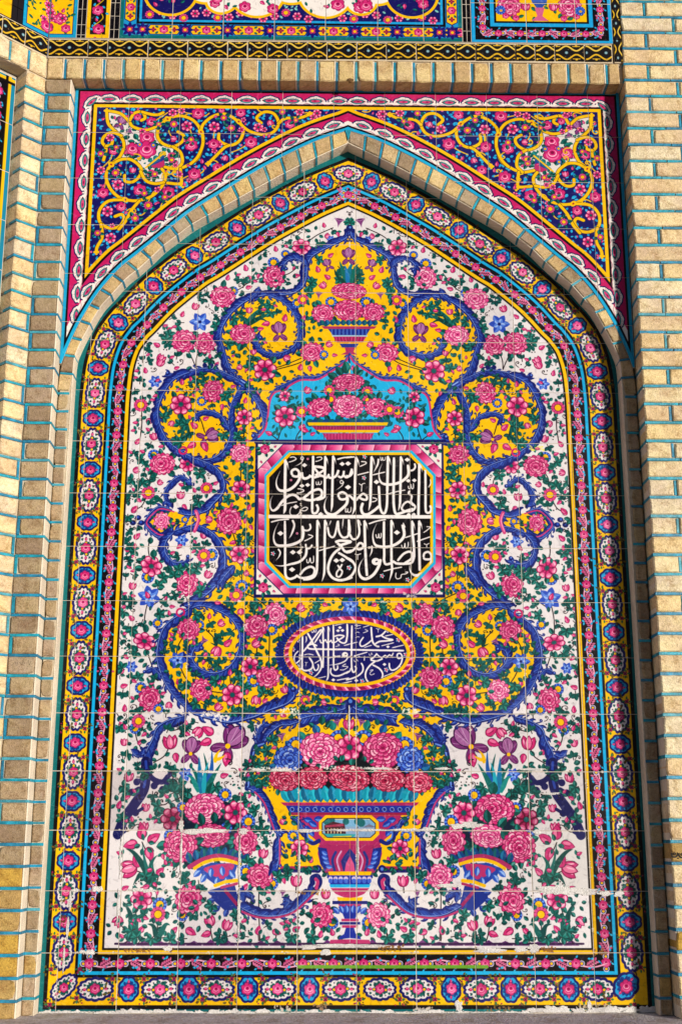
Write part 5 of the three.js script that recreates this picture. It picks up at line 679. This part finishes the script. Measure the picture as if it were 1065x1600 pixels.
// ---------------------------------------------------------------- arched tile panel
function clipRect(p, x0, y0, x1, y1) {
  const cut = (p, ins, at_) => { const o = []; for (let i = 0; i < p.length; i++) { const a = p[i], b = p[(i + 1) % p.length], A = ins(a), B = ins(b); if (A) o.push(a); if (A !== B) o.push(at_(a, b)); } return o; };
  const lx = (x) => (a, b) => [x, a[1] + (b[1] - a[1]) * (x - a[0]) / (b[0] - a[0])], ly = (y) => (a, b) => [a[0] + (b[0] - a[0]) * (y - a[1]) / (b[1] - a[1]), y];
  p = cut(p, (q) => q[0] >= x0, lx(x0)); p = cut(p, (q) => q[0] <= x1, lx(x1)); p = cut(p, (q) => q[1] >= y0, ly(y0)); p = cut(p, (q) => q[1] <= y1, ly(y1));
  return p.filter((q, i) => { const b = p[(i + 1) % p.length]; return Math.hypot(q[0] - b[0], q[1] - b[1]) > 1e-4; });
}
const archIn = [[-JX0, FLOOR]].concat(innerL.map((p) => [Math.max(-JX0, p[0]), p[1]])).concat(mir(innerL).map((p) => [Math.min(JX0, p[0]), p[1]]).reverse().slice(1)).concat([[JX0, FLOOR]]);   // clockwise
const archCCW = archIn.slice().reverse();
const panel = thing('arched_tile_panel', 'tall arched tile panel with flowers, vases and white inscription on black', 'tile panel');
{
  const mat = tileMat(CC), uv = uvOf(CC), big = inset(archCCW, -.010);
  part('grout_bed', slab(inset(archCCW, -.012), -.040, -.0014, .0005, uvm(2)), M.grout, panel);
  for (let j = 0; j < 17; j++) for (let i = 0; i < 11; i++) {
    const G = (j < 6 ? .0009 : .0006) + rr(0, .0004);
    if (tileX[i + 1] - tileX[i] < .02) continue;
    const p = clipRect(big, tileX[i] + G + rr(-.0004, .0004), Math.max(FLOOR + .004, tileY[j] + G), tileX[i + 1] - G, tileY[j + 1] - G + rr(-.0004, .0004));
    if (p.length < 3 || Math.abs(area(p)) < 2e-4) continue;
    const g = slab(p, -.009, 0, .0011, uv), cx = (tileX[i] + tileX[i + 1]) / 2, cy = (tileY[j] + tileY[j + 1]) / 2;
    part('tile', tilt(g, cx, cy, rr(-.004, .004), rr(-.004, .004), rr(-.0003, .0005)), mat, panel);
  }
  // white plaster pressed into broken joints
  const patch = (px, py, w, h, zt = .004) => { const [cx, cy] = W(px, py, 0), k = .0019, n = Math.max(14, Math.round((w + h) * 1.1)), o = []; const ph = rr(0, 9); for (let i = 0; i < n; i++) { const t = i / n * 6.283, e = .7 + .5 * n16(ph + i * .13, ph) + rr(-.2, .2); o.push([cx + Math.cos(t) * w * k * e, cy + Math.sin(t) * h * k * e]); } if (cy - h * k < FLOOR + .002) for (const q of o) q[1] = Math.max(q[1], FLOOR + .001); part('plaster_patch', slab(o, -.002, zt * rr(.4, .8), Math.min(.0016, h * k * .3), uvm(5)), M.plaster, panel); };
  for (const a of [[325, 1298, 42, 4], [300, 1300, 16, 4], [380, 1299, 9, 6], [214, 1390, 14, 4], [230, 1392, 14, 3], [872, 1391, 44, 8], [915, 1393, 24, 7], [944, 1396, 14, 5], [965, 1397, 9, 5], [838, 1300, 8, 5], [153, 1389, 11, 5], [118, 1391, 8, 3], [110, 1407, 2.5, 18], [106, 1450, 2.5, 20], [100, 1500, 2, 22], [140, 1488, 10, 5], [128, 1487, 6, 3], [540, 1478, 66, 3.6], [508, 1488, 10, 6], [480, 1480, 16, 4], [765, 1485, 28, 5], [833, 1482, 10, 8], [812, 1484, 16, 4], [262, 1482, 9, 5], [560, 1297, 66, 2.6], [640, 1297, 40, 2.6], [480, 1298, 22, 3], [735, 1289, 22, 6], [712, 1291, 12, 5], [700, 1384, 26, 4], [668, 1296, 14, 4], [374, 1345, 2.6, 40], [373, 1430, 2.6, 44], [283, 1335, 2.4, 34], [283, 1290, 5, 12], [467, 1345, 2.2, 40], [559, 1330, 1.8, 40], [188, 1340, 2, 36], [184, 1420, 2, 30], [402, 1203, 14, 3], [440, 1203, 22, 2.6], [590, 1201, 30, 2.2], [690, 1201, 16, 2.4], [830, 1202, 24, 2.6], [860, 1240, 18, 2.2], [250, 1204, 18, 2.2], [330, 1206, 24, 2.2], [545, 1130, 1.8, 30], [920, 1570, 4, 8], [716, 1572, 7, 10]]) patch(...a);
  for (let x = 66; x < 1000; x += rr(16, 30)) patch(x + 10, 1585 - rr(0, 3) + (x > 820 ? -4 : 0), rr(12, 22), rr(4, 7) + (x > 840 ? 3 : 0), .007);
}
// ---------------------------------------------------------------- spandrel tile panel
const spandrel = thing('spandrel_tile_panel', 'navy spandrel tiles with yellow arabesques and crimson border above the arch', 'tile panel');
{
  const mat = tileMat(CB), uv = uvOf(CB), top = bY[6];
  const low = outerL.concat(mir(outerL).reverse().slice(1));                 // ring outer edge from left tip over the apex to the right tip
  const yAt = (x) => { for (let i = 1; i < low.length; i++) { const a = low[i - 1], b = low[i]; if (x >= a[0] && x <= b[0]) return a[1] + (b[1] - a[1]) * (x - a[0]) / Math.max(1e-9, b[0] - a[0]); } return low[0][1]; };
  part('grout_bed', slab([[-JX1, top + .01], [-JX1, low[0][1]]].concat(low).concat([[JX1, low[0][1]], [JX1, top + .01]]).filter((q, i, a) => !i || Math.hypot(q[0] - a[i - 1][0], q[1] - a[i - 1][1]) > 1e-4), ZB - .12, ZB - .0014, .0004, uvm(2)), M.grout, spandrel);
  const G = .0008;
  for (let j = 0; j < 6; j++) for (let i = 0; i < 11; i++) {
    const x0 = bX[i] + G, x1 = bX[i + 1] - G, y0 = bY[j] + G, y1 = bY[j + 1] - G; if (x1 - x0 < .02) continue;
    const half_ = (xa, xb) => {
      const xs = [xa]; for (const q of low) if (q[0] > xa + 1e-4 && q[0] < xb - 1e-4) xs.push(q[0]); xs.push(xb);
      // where the arch meets the tile's top or bottom edge
      const ex = []; for (let k = 1; k < xs.length; k++) for (const y of [y0, y1 - .003]) { const ya = yAt(xs[k - 1]), yb = yAt(xs[k]); if ((ya - y) * (yb - y) < 0) ex.push(xs[k - 1] + (xs[k] - xs[k - 1]) * (y - ya) / (yb - ya)); }
      const X = xs.concat(ex).sort((a, b) => a - b).filter((x) => yAt(x) <= y1 - .0029);
      if (X.length < 2 || X[X.length - 1] - X[0] < .006) return;
      const p = X.map((x) => [x, Math.max(y0, yAt(x) + .001)]); p.push([X[X.length - 1], y1], [X[0], y1]);
      const q = p.filter((a, k) => { const b = p[(k + 1) % p.length]; return Math.hypot(a[0] - b[0], a[1] - b[1]) > 3e-4; }); if (q.length < 3 || Math.abs(area(q)) < 2e-4) return;
      part('tile', tilt(slab(q, ZB - .009, ZB, .0009, uv), (x0 + x1) / 2, (y0 + y1) / 2, rr(-.004, .004), rr(-.004, .004), rr(-.0003, .0005)), mat, spandrel);
    };
    if (x0 < 0 && x1 > 0 && yAt(0) > y0 && yAt(0) > y1) { half_(x0, 0); half_(0, x1); } else half_(x0, x1);
  }
}
// ---------------------------------------------------------------- brickwork
const jit = (x0, y0, x1, y1, j = .0022) => rect(x0, y0, x1, y1).map((q) => [q[0] + rr(-j, j), q[1] + rr(-j, j)]);
const rough = (x0, y0, x1, y1) => { const o = [], q = rect(x0, y0, x1, y1); for (let i = 0; i < 4; i++) { const a = q[i], b = q[(i + 1) % 4], L = Math.hypot(b[0] - a[0], b[1] - a[1]), n = L > .08 ? 4 : 2, ch = R() < .16 ? .004 : 0, ix = x0 + x1 > 2 * a[0] ? 1 : -1, iy = y0 + y1 > 2 * a[1] ? 1 : -1; o.push([a[0] + ix * (ch + rr(0, .0016)) + rr(-.001, .001), a[1] + iy * (ch + rr(0, .0014)) + rr(-.001, .001)]); for (let k = 1; k < n; k++) o.push([a[0] + (b[0] - a[0]) * k / n + rr(-.0012, .0012), a[1] + (b[1] - a[1]) * k / n + rr(-.0012, .0012)]); } return o; };
function brick(parent, x0, y0, x1, y1, z0, z1, mats, name = 'brick') { return part(name, slab(rough(x0, y0, x1, y1), z0, z1 + rr(-.0025, .002), .0042, uvm(3.1, R(), R()), true), Array.isArray(mats) ? pick(mats) : mats, parent); }
function strip(parent, x0, y0, x1, y1, z0, z1) { return part('glazed_strip', slab(jit(x0, y0, x1, y1, .0006), z0, z1 + rr(-.001, .001), .0012, uvm(3, R(), R()), true), pick(M.glaze), parent); }
const PIT = .07, TOPY = YT + 3.80;
{ // right pier, full height
  const o = thing('brick_pier', 'broad pale yellow brick pier with turquoise glazed joints, right of the arch', 'brick pier');
  const X0 = 1.0725, X1 = 1.62, ph = YB + .225;
  part('mortar_bed', slab(rect(X0 + .006, FLOOR, X1, TOPY), -.04, ZR - .008, .001, uvm(2.4), true), M.mortar, o);
  part('mortar_reveal', slab(rect(X0 + .001, FLOOR, X0 + .006, YT + 3.21), ZB - .05, ZR - .012, .001, uvm(2.4), true), M.lime, o);
  for (let k = -6; k < 52; k++) {
    const y = ph + k * PIT, y0 = Math.max(FLOOR, y + .0058), y1 = Math.min(TOPY, y + PIT - .0058); if (y1 - y0 < .012) continue;
    const cuts = k % 2 ? [X0, X0 + .094, X0 + .308, X0 + .522, X1] : [X0, X0 + .206, X0 + .42, X1];
    for (let i = 0; i < cuts.length - 1; i++) { const a = cuts[i] + (i ? .007 : 0), b = cuts[i + 1] - (i < cuts.length - 2 ? .007 : 0); const low = y < YB + .3; brick(o, a, y0, b, y1, ZB - .05, ZR, low && R() < .3 ? M.ochre : M.pale); if (i) strip(o, cuts[i] - .0045, y0 + .002, cuts[i] + .0045, y1 - .002, ZB, ZR - .005); }
    if (y > FLOOR + .004) { let x = X0 - .001; while (x < X1) { const e = Math.min(X1, x + rr(.09, .21)); strip(o, x, y - .0052, e - .003, y + .0052, ZB - .05, ZR - .003); x = e; } }
  }
  // marks in black paint on one brick, at the edge of the picture
  const ink = new THREE.MeshStandardMaterial({ color: new THREE.Color().setRGB(.015, .012, .01), roughness: .7 });
  const mark = (p, w, z, parent) => { const L = [], Q = []; for (let i = 0; i < p.length; i++) { const a = p[Math.max(0, i - 1)], b = p[Math.min(p.length - 1, i + 1)], l = Math.hypot(b[0] - a[0], b[1] - a[1]) || 1, h = w(i / (p.length - 1)) / 2; L.push([p[i][0] - (b[1] - a[1]) / l * h, p[i][1] + (b[0] - a[0]) / l * h]); Q.push([p[i][0] + (b[1] - a[1]) / l * h, p[i][1] - (b[0] - a[0]) / l * h]); } part('painted_mark', slab(L.concat(Q.reverse()), z - .003, z + .0025, .0003, uvm(1)), ink, parent); };
  M.mark = mark;
  for (const [px, py] of [[1053, 1334], [1065, 1335]]) { const [cx, cy] = W(px, py, ZR), r = .0105, arc = (a0, a1, q) => Array.from({ length: 15 }, (_, i) => { const t = a0 + (a1 - a0) * i / 14; return [cx + Math.cos(t) * q, cy + Math.sin(t) * q]; }); mark(arc(2.7, 6.75, r), (t) => .0012 + .0036 * Math.sin(Math.PI * t), ZR, o); mark(arc(0, 6.1, r * .34), () => .0022, ZR, o); }
  { const [cx, cy] = W(1058.5, 1341, ZR); mark([[cx - .002, cy], [cx + .002, cy]], () => .004, ZR, o); }
}
{ // left pier, facing front; its dimmer light is put into the brown bricks
  const o = thing('brick_pier', 'narrow brown brick pier with teal glazed joints, left of the arch beside the wall corner', 'brick pier');
  const X0 = -1.169, X1 = -1.0735, ph = YB + .213;
  part('mortar_bed', slab(rect(X0 - .012, FLOOR, X1 - .004, YT + 3.21), -.04, ZA - .008, .001, uvm(2.4), true), M.mortar, o);
  part('mortar_reveal', slab(rect(X1 - .0035, FLOOR, X1 + .0025, YT + 3.21), -.03, ZA - .004, .003, uvm(2.4), true), M.lime, o);
  for (let k = -6; k < 44; k++) {
    const y = ph + k * PIT, y0 = Math.max(FLOOR, y + .0058), y1 = Math.min(YT + 3.205, y + PIT - .0058); if (y1 - y0 < .012) continue;
    const odd = k % 2 !== 0, low = y < YB + .26; if (odd) strip(o, X0, y0, X0 + .010, y1, ZB, ZA - .003);
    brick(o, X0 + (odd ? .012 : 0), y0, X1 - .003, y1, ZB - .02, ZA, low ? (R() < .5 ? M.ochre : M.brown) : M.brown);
    if (y > FLOOR + .004) strip(o, X0, y - .005, X1 + .0042, y + .005, -.02, ZA - .003);
  }
}
{ // pen scribble on a brick of the left pier
  const o = scene.children.find((c) => c.name === 'brick_pier_001'), w = [];
  for (let i = 0; i <= 60; i++) { const t = i / 60, q = W(18 + 34 * t, 1037 - 2 * t + 2.6 * Math.sin(t * 31) + 1.6 * Math.sin(t * 53 + 1), ZA); w.push(q); }
  for (let i = 0; i < 60; i += 20) M.mark(w.slice(i, i + 19), () => .0005, ZA - .001, o);
}
{ // arch ring and jambs
  const o = thing('brick_arch', 'pointed arch and jambs of small bricks with turquoise joints framing the tile panel', 'arch');
  const bandL = [[-JX1, FLOOR], [-JX0, FLOOR]].concat(innerL.map((p) => [Math.max(-JX0, p[0]), p[1]])).concat(outerL.slice().reverse().map((p) => [Math.max(-JX1, p[0]), p[1]]));
  const clean = (p) => p.filter((q, i) => { const b = p[(i + 1) % p.length]; return Math.hypot(q[0] - b[0], q[1] - b[1]) > 1e-4; });
  for (const m of [1, -1]) { const f = (p) => p.map((q) => [q[0] * m, q[1]]); part('mortar_bed', slab(clean(f(bandL)), -.035, ZB - .006, .0006, uvm(2.4), true), M.mortar, o); }
  // smooth lime coat on the inner edge
  for (const m of [1, -1]) {
    const path = [[-JX0, FLOOR]].concat(innerL.map((p) => [Math.max(-JX0, p[0]), p[1]])); const inn = path.map((p, i) => { const a = path[Math.max(0, i - 1)], b = path[Math.min(path.length - 1, i + 1)], l = Math.hypot(b[0] - a[0], b[1] - a[1]) || 1; const d = i === path.length - 1 ? [0, -.0045] : [(b[1] - a[1]) / l * .0035, -(b[0] - a[0]) / l * .0035]; return [p[0] + d[0], p[1] + d[1]]; });
    part('lime_coat', slab(clean(path.concat(inn.slice().reverse()).map((q) => [q[0] * m, q[1]])), .0005, ZB - .004, .001, uvm(2.4), true), M.lime, o);
  }
  const ph = YB + .213, ySpring = innerL[0][1];
  for (const m of [1, -1]) {
    const R4 = (x0, y0, x1, y1) => m > 0 ? [x0, y0, x1, y1] : [-x1, y0, -x0, y1];
    let yTop = 0;
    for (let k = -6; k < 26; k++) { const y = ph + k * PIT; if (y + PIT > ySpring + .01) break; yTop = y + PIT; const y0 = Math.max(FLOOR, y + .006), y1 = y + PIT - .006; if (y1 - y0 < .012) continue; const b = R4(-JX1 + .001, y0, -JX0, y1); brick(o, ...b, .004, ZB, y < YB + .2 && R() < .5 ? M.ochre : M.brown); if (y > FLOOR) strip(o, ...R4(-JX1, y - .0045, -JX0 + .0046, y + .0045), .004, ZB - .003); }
    strip(o, ...R4(-JX1, yTop - .0045, -JX0 + .0046, yTop + .0045), .004, ZB - .003);
    // voussoirs: equal steps along the inner and outer curves
    const In = [[-JX0, yTop + .006]].concat(innerL.filter((p) => p[1] > yTop + .02).map((p) => [Math.max(-JX0, p[0]), p[1]])), Ou = [[-JX1, yTop + .006]].concat(outerL.filter((p) => p[1] > yTop + .03).map((p) => [Math.max(-JX1, p[0]), p[1]]));
    const n = Math.round(plen(In) / .0695), I = (t) => { const L = plen(In); let d = t * L; for (let i = 1; i < In.length; i++) { const l = Math.hypot(In[i][0] - In[i - 1][0], In[i][1] - In[i - 1][1]); if (d <= l || i === In.length - 1) { const s = Math.min(1, d / l); return [In[i - 1][0] + (In[i][0] - In[i - 1][0]) * s, In[i - 1][1] + (In[i][1] - In[i - 1][1]) * s]; } d -= l; } };
    const O = (t) => { const L = plen(Ou); let d = t * L; for (let i = 1; i < Ou.length; i++) { const l = Math.hypot(Ou[i][0] - Ou[i - 1][0], Ou[i][1] - Ou[i - 1][1]); if (d <= l || i === Ou.length - 1) { const s = Math.min(1, d / l); return [Ou[i - 1][0] + (Ou[i][0] - Ou[i - 1][0]) * s, Ou[i - 1][1] + (Ou[i][1] - Ou[i - 1][1]) * s]; } d -= l; } };
    const lerp = (a, b, s) => [a[0] + (b[0] - a[0]) * s, a[1] + (b[1] - a[1]) * s];
    for (let k = 0; k < n; k++) {
      const t0 = k / n, t1 = (k + 1) / n, g = .085 / n;
      const q = [I(t0 + g), I(t1 - g), O(t1 - g), O(t0 + g)].map((p) => [p[0] * m + rr(-.001, .001), p[1] + rr(-.001, .001)]);
      part('brick', slab(q, .004, ZB + rr(-.001, .002), .003, uvm(3.1, R(), R()), true), pick(R() < .3 ? M.brown : M.tan), o);
      if (k < n - 1) { const a0 = lerp(I(t1 - .06 / n), O(t1 - .06 / n), -.10), a1 = lerp(I(t1 + .06 / n), O(t1 + .06 / n), -.10), b0 = O(t1 - .06 / n), b1 = O(t1 + .06 / n); part('glazed_strip', slab([a0, a1, b1, b0].map((p) => [p[0] * m, p[1]]), .006, ZB - .003, .001, uvm(3, R(), R()), true), pick(M.glaze), o); }
    }
  }
  const top = outerL[outerL.length - 1][1]; part('glazed_keystone', slab([[-.0135, top - .001], [.0135, top - .001], [0, top - .044]].reverse(), ZB - .004, ZB + .0035, .001, uvm(3), true), M.glaze[1], o);
}
{ // lintel of upright bricks under the frieze
  const o = thing('brick_lintel', 'row of upright tan bricks with turquoise joints under the black and yellow frieze', 'lintel');
  const y0 = YT + 3.214, y1 = YT + 3.302, X0 = -1.1695, X1 = 1.0705, pit = .0752;
  part('mortar_bed', slab(rect(X0 - .008, y0 + .004, X1, y1 + .007), -.04, ZA - .009, .001, uvm(2.4), true), M.mortar, o);
  let x = X0 + .002, k = 0; while (x < X1 - .03) { const e = Math.min(X1, x + pit); brick(o, x + .001, y0 + rr(-.002, .001), e - .0165, y1 + rr(-.003, .002), ZB - .012, ZA + rr(-.002, .002), M.tan); if (e < X1 - .01) { part('mortar_joint', slab(jit(e - .016, y0 + .001, e - .0105, y1, .0008), ZB, ZA - .004, .001, uvm(3), true), M.lime, o); strip(o, e - .0105, y0 - .0008, e - .002, y1 - .004, ZB - .01, ZA - .003); } x = e; k++; }
}
{ // frieze
  const mat = tileMat(CF, .42), uv = uvOf(CF);
  const o = thing('glazed_frieze', 'long black glazed frieze with a yellow wavy chain above the upright bricks', 'frieze');
  const y0 = YT + 3.309, y1 = YT + 3.381;
  part('mortar_bed', slab(rect(-1.1695, y0 - .006, 1.034, y1 + .008), -.04, ZA - .003, .001, uvm(2.4), true), M.mortar, o);
  let x = -1.1675; while (x < 1.03) { const e = Math.min(1.032, x + pick([.0775, .0775, .116, .155])); if (e - x > .02) part('tile', tilt(slab(jit(x + .003, y0 + rr(0, .002), e - .003, y1 - rr(0, .002), .001), ZA - .006, ZA + .003, .0016, uv), (x + e) / 2, y0 + .03, rr(-.02, .02), rr(-.02, .03), rr(-.001, .002)), mat, o); x = e; }
  const v = thing('glazed_frieze', 'short upright strip of black and yellow frieze against the pale brick pier', 'frieze');
  part('mortar_bed', slab(rect(1.0405, y0 - .004, 1.071, TOPY), -.04, ZA - .003, .001, uvm(2.4), true), M.mortar, v);
  for (let k = 0; k < 5; k++) { const a = y0 + .002 + k * .096, b = Math.min(TOPY, a + .092); const g = slab(jit(1.0415, a, 1.0705, b, .0006), ZA - .006, ZA + .004, .0014, (X, Y) => uv(-1.1 + (Y - y0) * 1.0, YT + 3.345 + (X - 1.0535) * 1.5)); part('tile', tilt(g, 1.05, a, rr(-.02, .02), rr(-.01, .01)), mat, v); }
}
{ // panels above the frieze
  const mat = tileMat(CU), uv = uvOf(CU), yb = YT + 3.390;
  const make = (name, label, cat, x0, x1, cutsX, cutsY, group) => { const o = thing(name, label, cat, [0, 0, 0], 0, group); part('grout_bed', slab(rect(x0, yb - .001, x1, TOPY), -.04, ZA - .0014, .0004, uvm(2)), M.grout, o); const X = [x0, ...cutsX, x1], Y = [yb, ...cutsY.map((y) => YT + y), TOPY - .002]; for (let i = 0; i < X.length - 1; i++) for (let j = 0; j < Y.length - 1; j++) part('tile', tilt(slab(jit(X[i] + .0014, Y[j] + .0012, X[i + 1] - .0014, Y[j + 1] - .0012, .0004), ZA - .008, ZA, .0011, uv), X[i], Y[j], rr(-.004, .004), rr(-.004, .004), rr(-.0004, .0006)), mat, o); return o; };
  const cor = make('tile_panel', 'yellow floral tile panel with blue border folded round the wall corner', 'tile panel', -1.1685, -1.062, [], [3.585]);
  make('black_tile_strip', 'upright black tile strip between the yellow corner panel and the narrow rose panel', 'tile strip', -1.062, -1.026, [-1.044], [3.405, 3.45, 3.52, 3.60, 3.7]);
  make('tile_panel', 'narrow black tile panel with pink roses in a yellow frame above the frieze', 'tile panel', -1.026, -.934, [], [3.585]);
  make('black_tile_strip', 'upright black tile strip between the narrow rose panel and the wide medallion panel', 'tile strip', -.934, -.896, [-.916], [3.43, 3.49, 3.55, 3.66]);
  make('tile_panel', 'wide navy tile panel with white medallions and yellow cartouche border above the frieze', 'tile panel', -.896, .448, [-.69, -.49, -.29, -.09, .115, .295], [3.585]);
  make('black_tile_strip', 'upright black tile strip between the medallion panel and the blue framed vase panel', 'tile strip', .448, .482, [.465], [3.44, 3.5, 3.56, 3.68]);
  make('tile_panel', 'blue framed tile panel with a yellow ground, roses and vase above the frieze', 'tile panel', .482, 1.0385, [.70, .895], [3.568]);
  // the side wall, turned 45 degrees towards the sun: its parts are built about the corner
  const turn = Math.PI / 4, at0 = [-1.169, 0, ZA], side = (name, label, cat) => thing(name, label, cat, at0, turn);
  const foldMat = mat; const fold = new THREE.Group(); fold.name = 'folded_half'; cor.add(fold); fold.position.set(...at0); fold.rotation.y = turn;
  const sx = (x, y) => uv(x - 1.166, y);
  part('tile', slab(rect(-.116, yb, -.002, YT + 3.583), -.01, 0, .001, sx), foldMat, fold); part('tile', slab(rect(-.116, YT + 3.587, -.002, TOPY), -.01, 0, .001, sx), foldMat, fold);
  const bs = side('black_tile_strip', 'upright black tile strip on the side wall left of the folded yellow panel', 'tile strip');
  for (const [a, b] of [[3.39, 3.45], [3.452, 3.52], [3.522, 3.60], [3.602, 3.798]]) for (const [c, d] of [[-.163, -.142], [-.1405, -.118]]) part('tile', slab(rect(c, YT + a, d, YT + b), -.01, -.0005, .001, (x, y) => uv(-1.31, YT + 3.5)), mat, bs);
  const sp = side('tile_panel', 'black and blue tile panel in a yellow frame high on the side wall', 'tile panel'); part('tile', slab(rect(-.5, yb, -.166, TOPY), -.01, 0, .001, (x, y) => uv(-.934 + (x + .166) * .27, y)), mat, sp);
  const fm = tileMat(CF, .42), fu = uvOf(CF), sf = side('glazed_frieze', 'black frieze with cream and yellow wavy chain on the side wall', 'frieze');
  part('mortar_bed', slab(rect(-.5, YT + 3.303, -.001, YT + 3.389), -.2, -.003, .001, uvm(2.4), true), M.mortar, sf);
  for (let k = 0; k < 5; k++) part('tile', tilt(slab(jit(-.098 - k * .1, YT + 3.310, -.003 - k * .1, YT + 3.381, .001), -.006, .003, .0015, (x, y) => fu(x - 1.05, y)), -.05 - k * .1, YT + 3.34, rr(-.02, .02), rr(-.02, .02)), fm, sf);
  const sl = side('brick_lintel', 'short row of upright cream bricks on the side wall under its frieze', 'lintel');
  part('mortar_bed', slab(rect(-.5, YT + 3.213, -.002, YT + 3.303), -.2, -.008, .001, uvm(2.4), true), M.mortar, sl);
  for (let k = 0; k < 6; k++) { const x1 = -.001 - k * .082; brick(sl, x1 - .070, YT + 3.214, x1, YT + 3.302, -.07, 0, M.pale); strip(sl, x1 - .0795, YT + 3.218, x1 - .0715, YT + 3.298, -.06, -.003); }
  const pr = side('brick_pier', 'cream brick edge of the side wall with light turquoise joints, in the corner', 'brick pier');
  part('mortar_bed', slab(rect(-.080, FLOOR, .004, YT + 3.213), -.2, -.007, .001, uvm(2.4), true), M.mortar, pr);
  for (let k = -6; k < 44; k++) { const y = YB + .213 + k * PIT, y0 = Math.max(FLOOR, y + .0058), y1 = Math.min(YT + 3.208, y + PIT - .0058); if (y1 - y0 < .012) continue; const odd = k % 2 === 0; if (odd && k % 4 === 0) strip(pr, -.011, y0, -.001, y1, -.05, -.002); brick(pr, -.084, y0, odd && k % 4 === 0 ? -.013 : .001, y1, -.16, 0, M.pale); if (y > FLOOR + .004) strip(pr, -.085, y - .0045, .001, y + .0045, -.05, -.0025); }
  const lm = tileMat(CL), lu = uvOf(CL), lp = side('tile_panel', 'tall recessed tile panel with pink vine border on the side wall beside the cream bricks', 'tile panel');
  part('grout_bed', slab(rect(-.6, FLOOR, -.0855, YT + 3.21), -.2, -.0714, .0005, uvm(2)), M.grout, lp);
  for (let j = 0; j < 17; j++) for (const [a, b] of [[-.287, -.087], [-.487, -.287]]) { const y0 = YB - .19 + j * .2, y1 = Math.min(YT + 3.208, y0 + .2); part('tile', tilt(slab(rect(a + .0012, y0 + .0012, b - .0012, y1 - .0012), -.08, -.07, .001, lu), a, y0, rr(-.004, .004), rr(-.004, .004)), lm, lp); }
}
{ // dried mud nest under the lintel
  const o = thing('mud_nest', 'small brown mud wasp nest stuck to the lower edge of the upright bricks', 'nest');
  const [x, y] = W(547, 126, ZA), g = new THREE.IcosahedronGeometry(.0105, 3), p = g.attributes.position;
  for (let i = 0; i < p.count; i++) { const a = p.getX(i), b = p.getY(i), c = p.getZ(i), k = 1 + .5 * (n16(a * 9 + .5, b * 9 + c * 5 + .5) - .5); p.setXYZ(i, a * k * 1.15, b * k * 1.05 + (b < 0 ? .002 : 0), c * k * .8); }
  g.computeVertexNormals(); part('nest_body', g, M.mud, o, [x, y, ZA - .001]);
}
renderer.render(scene, camera);
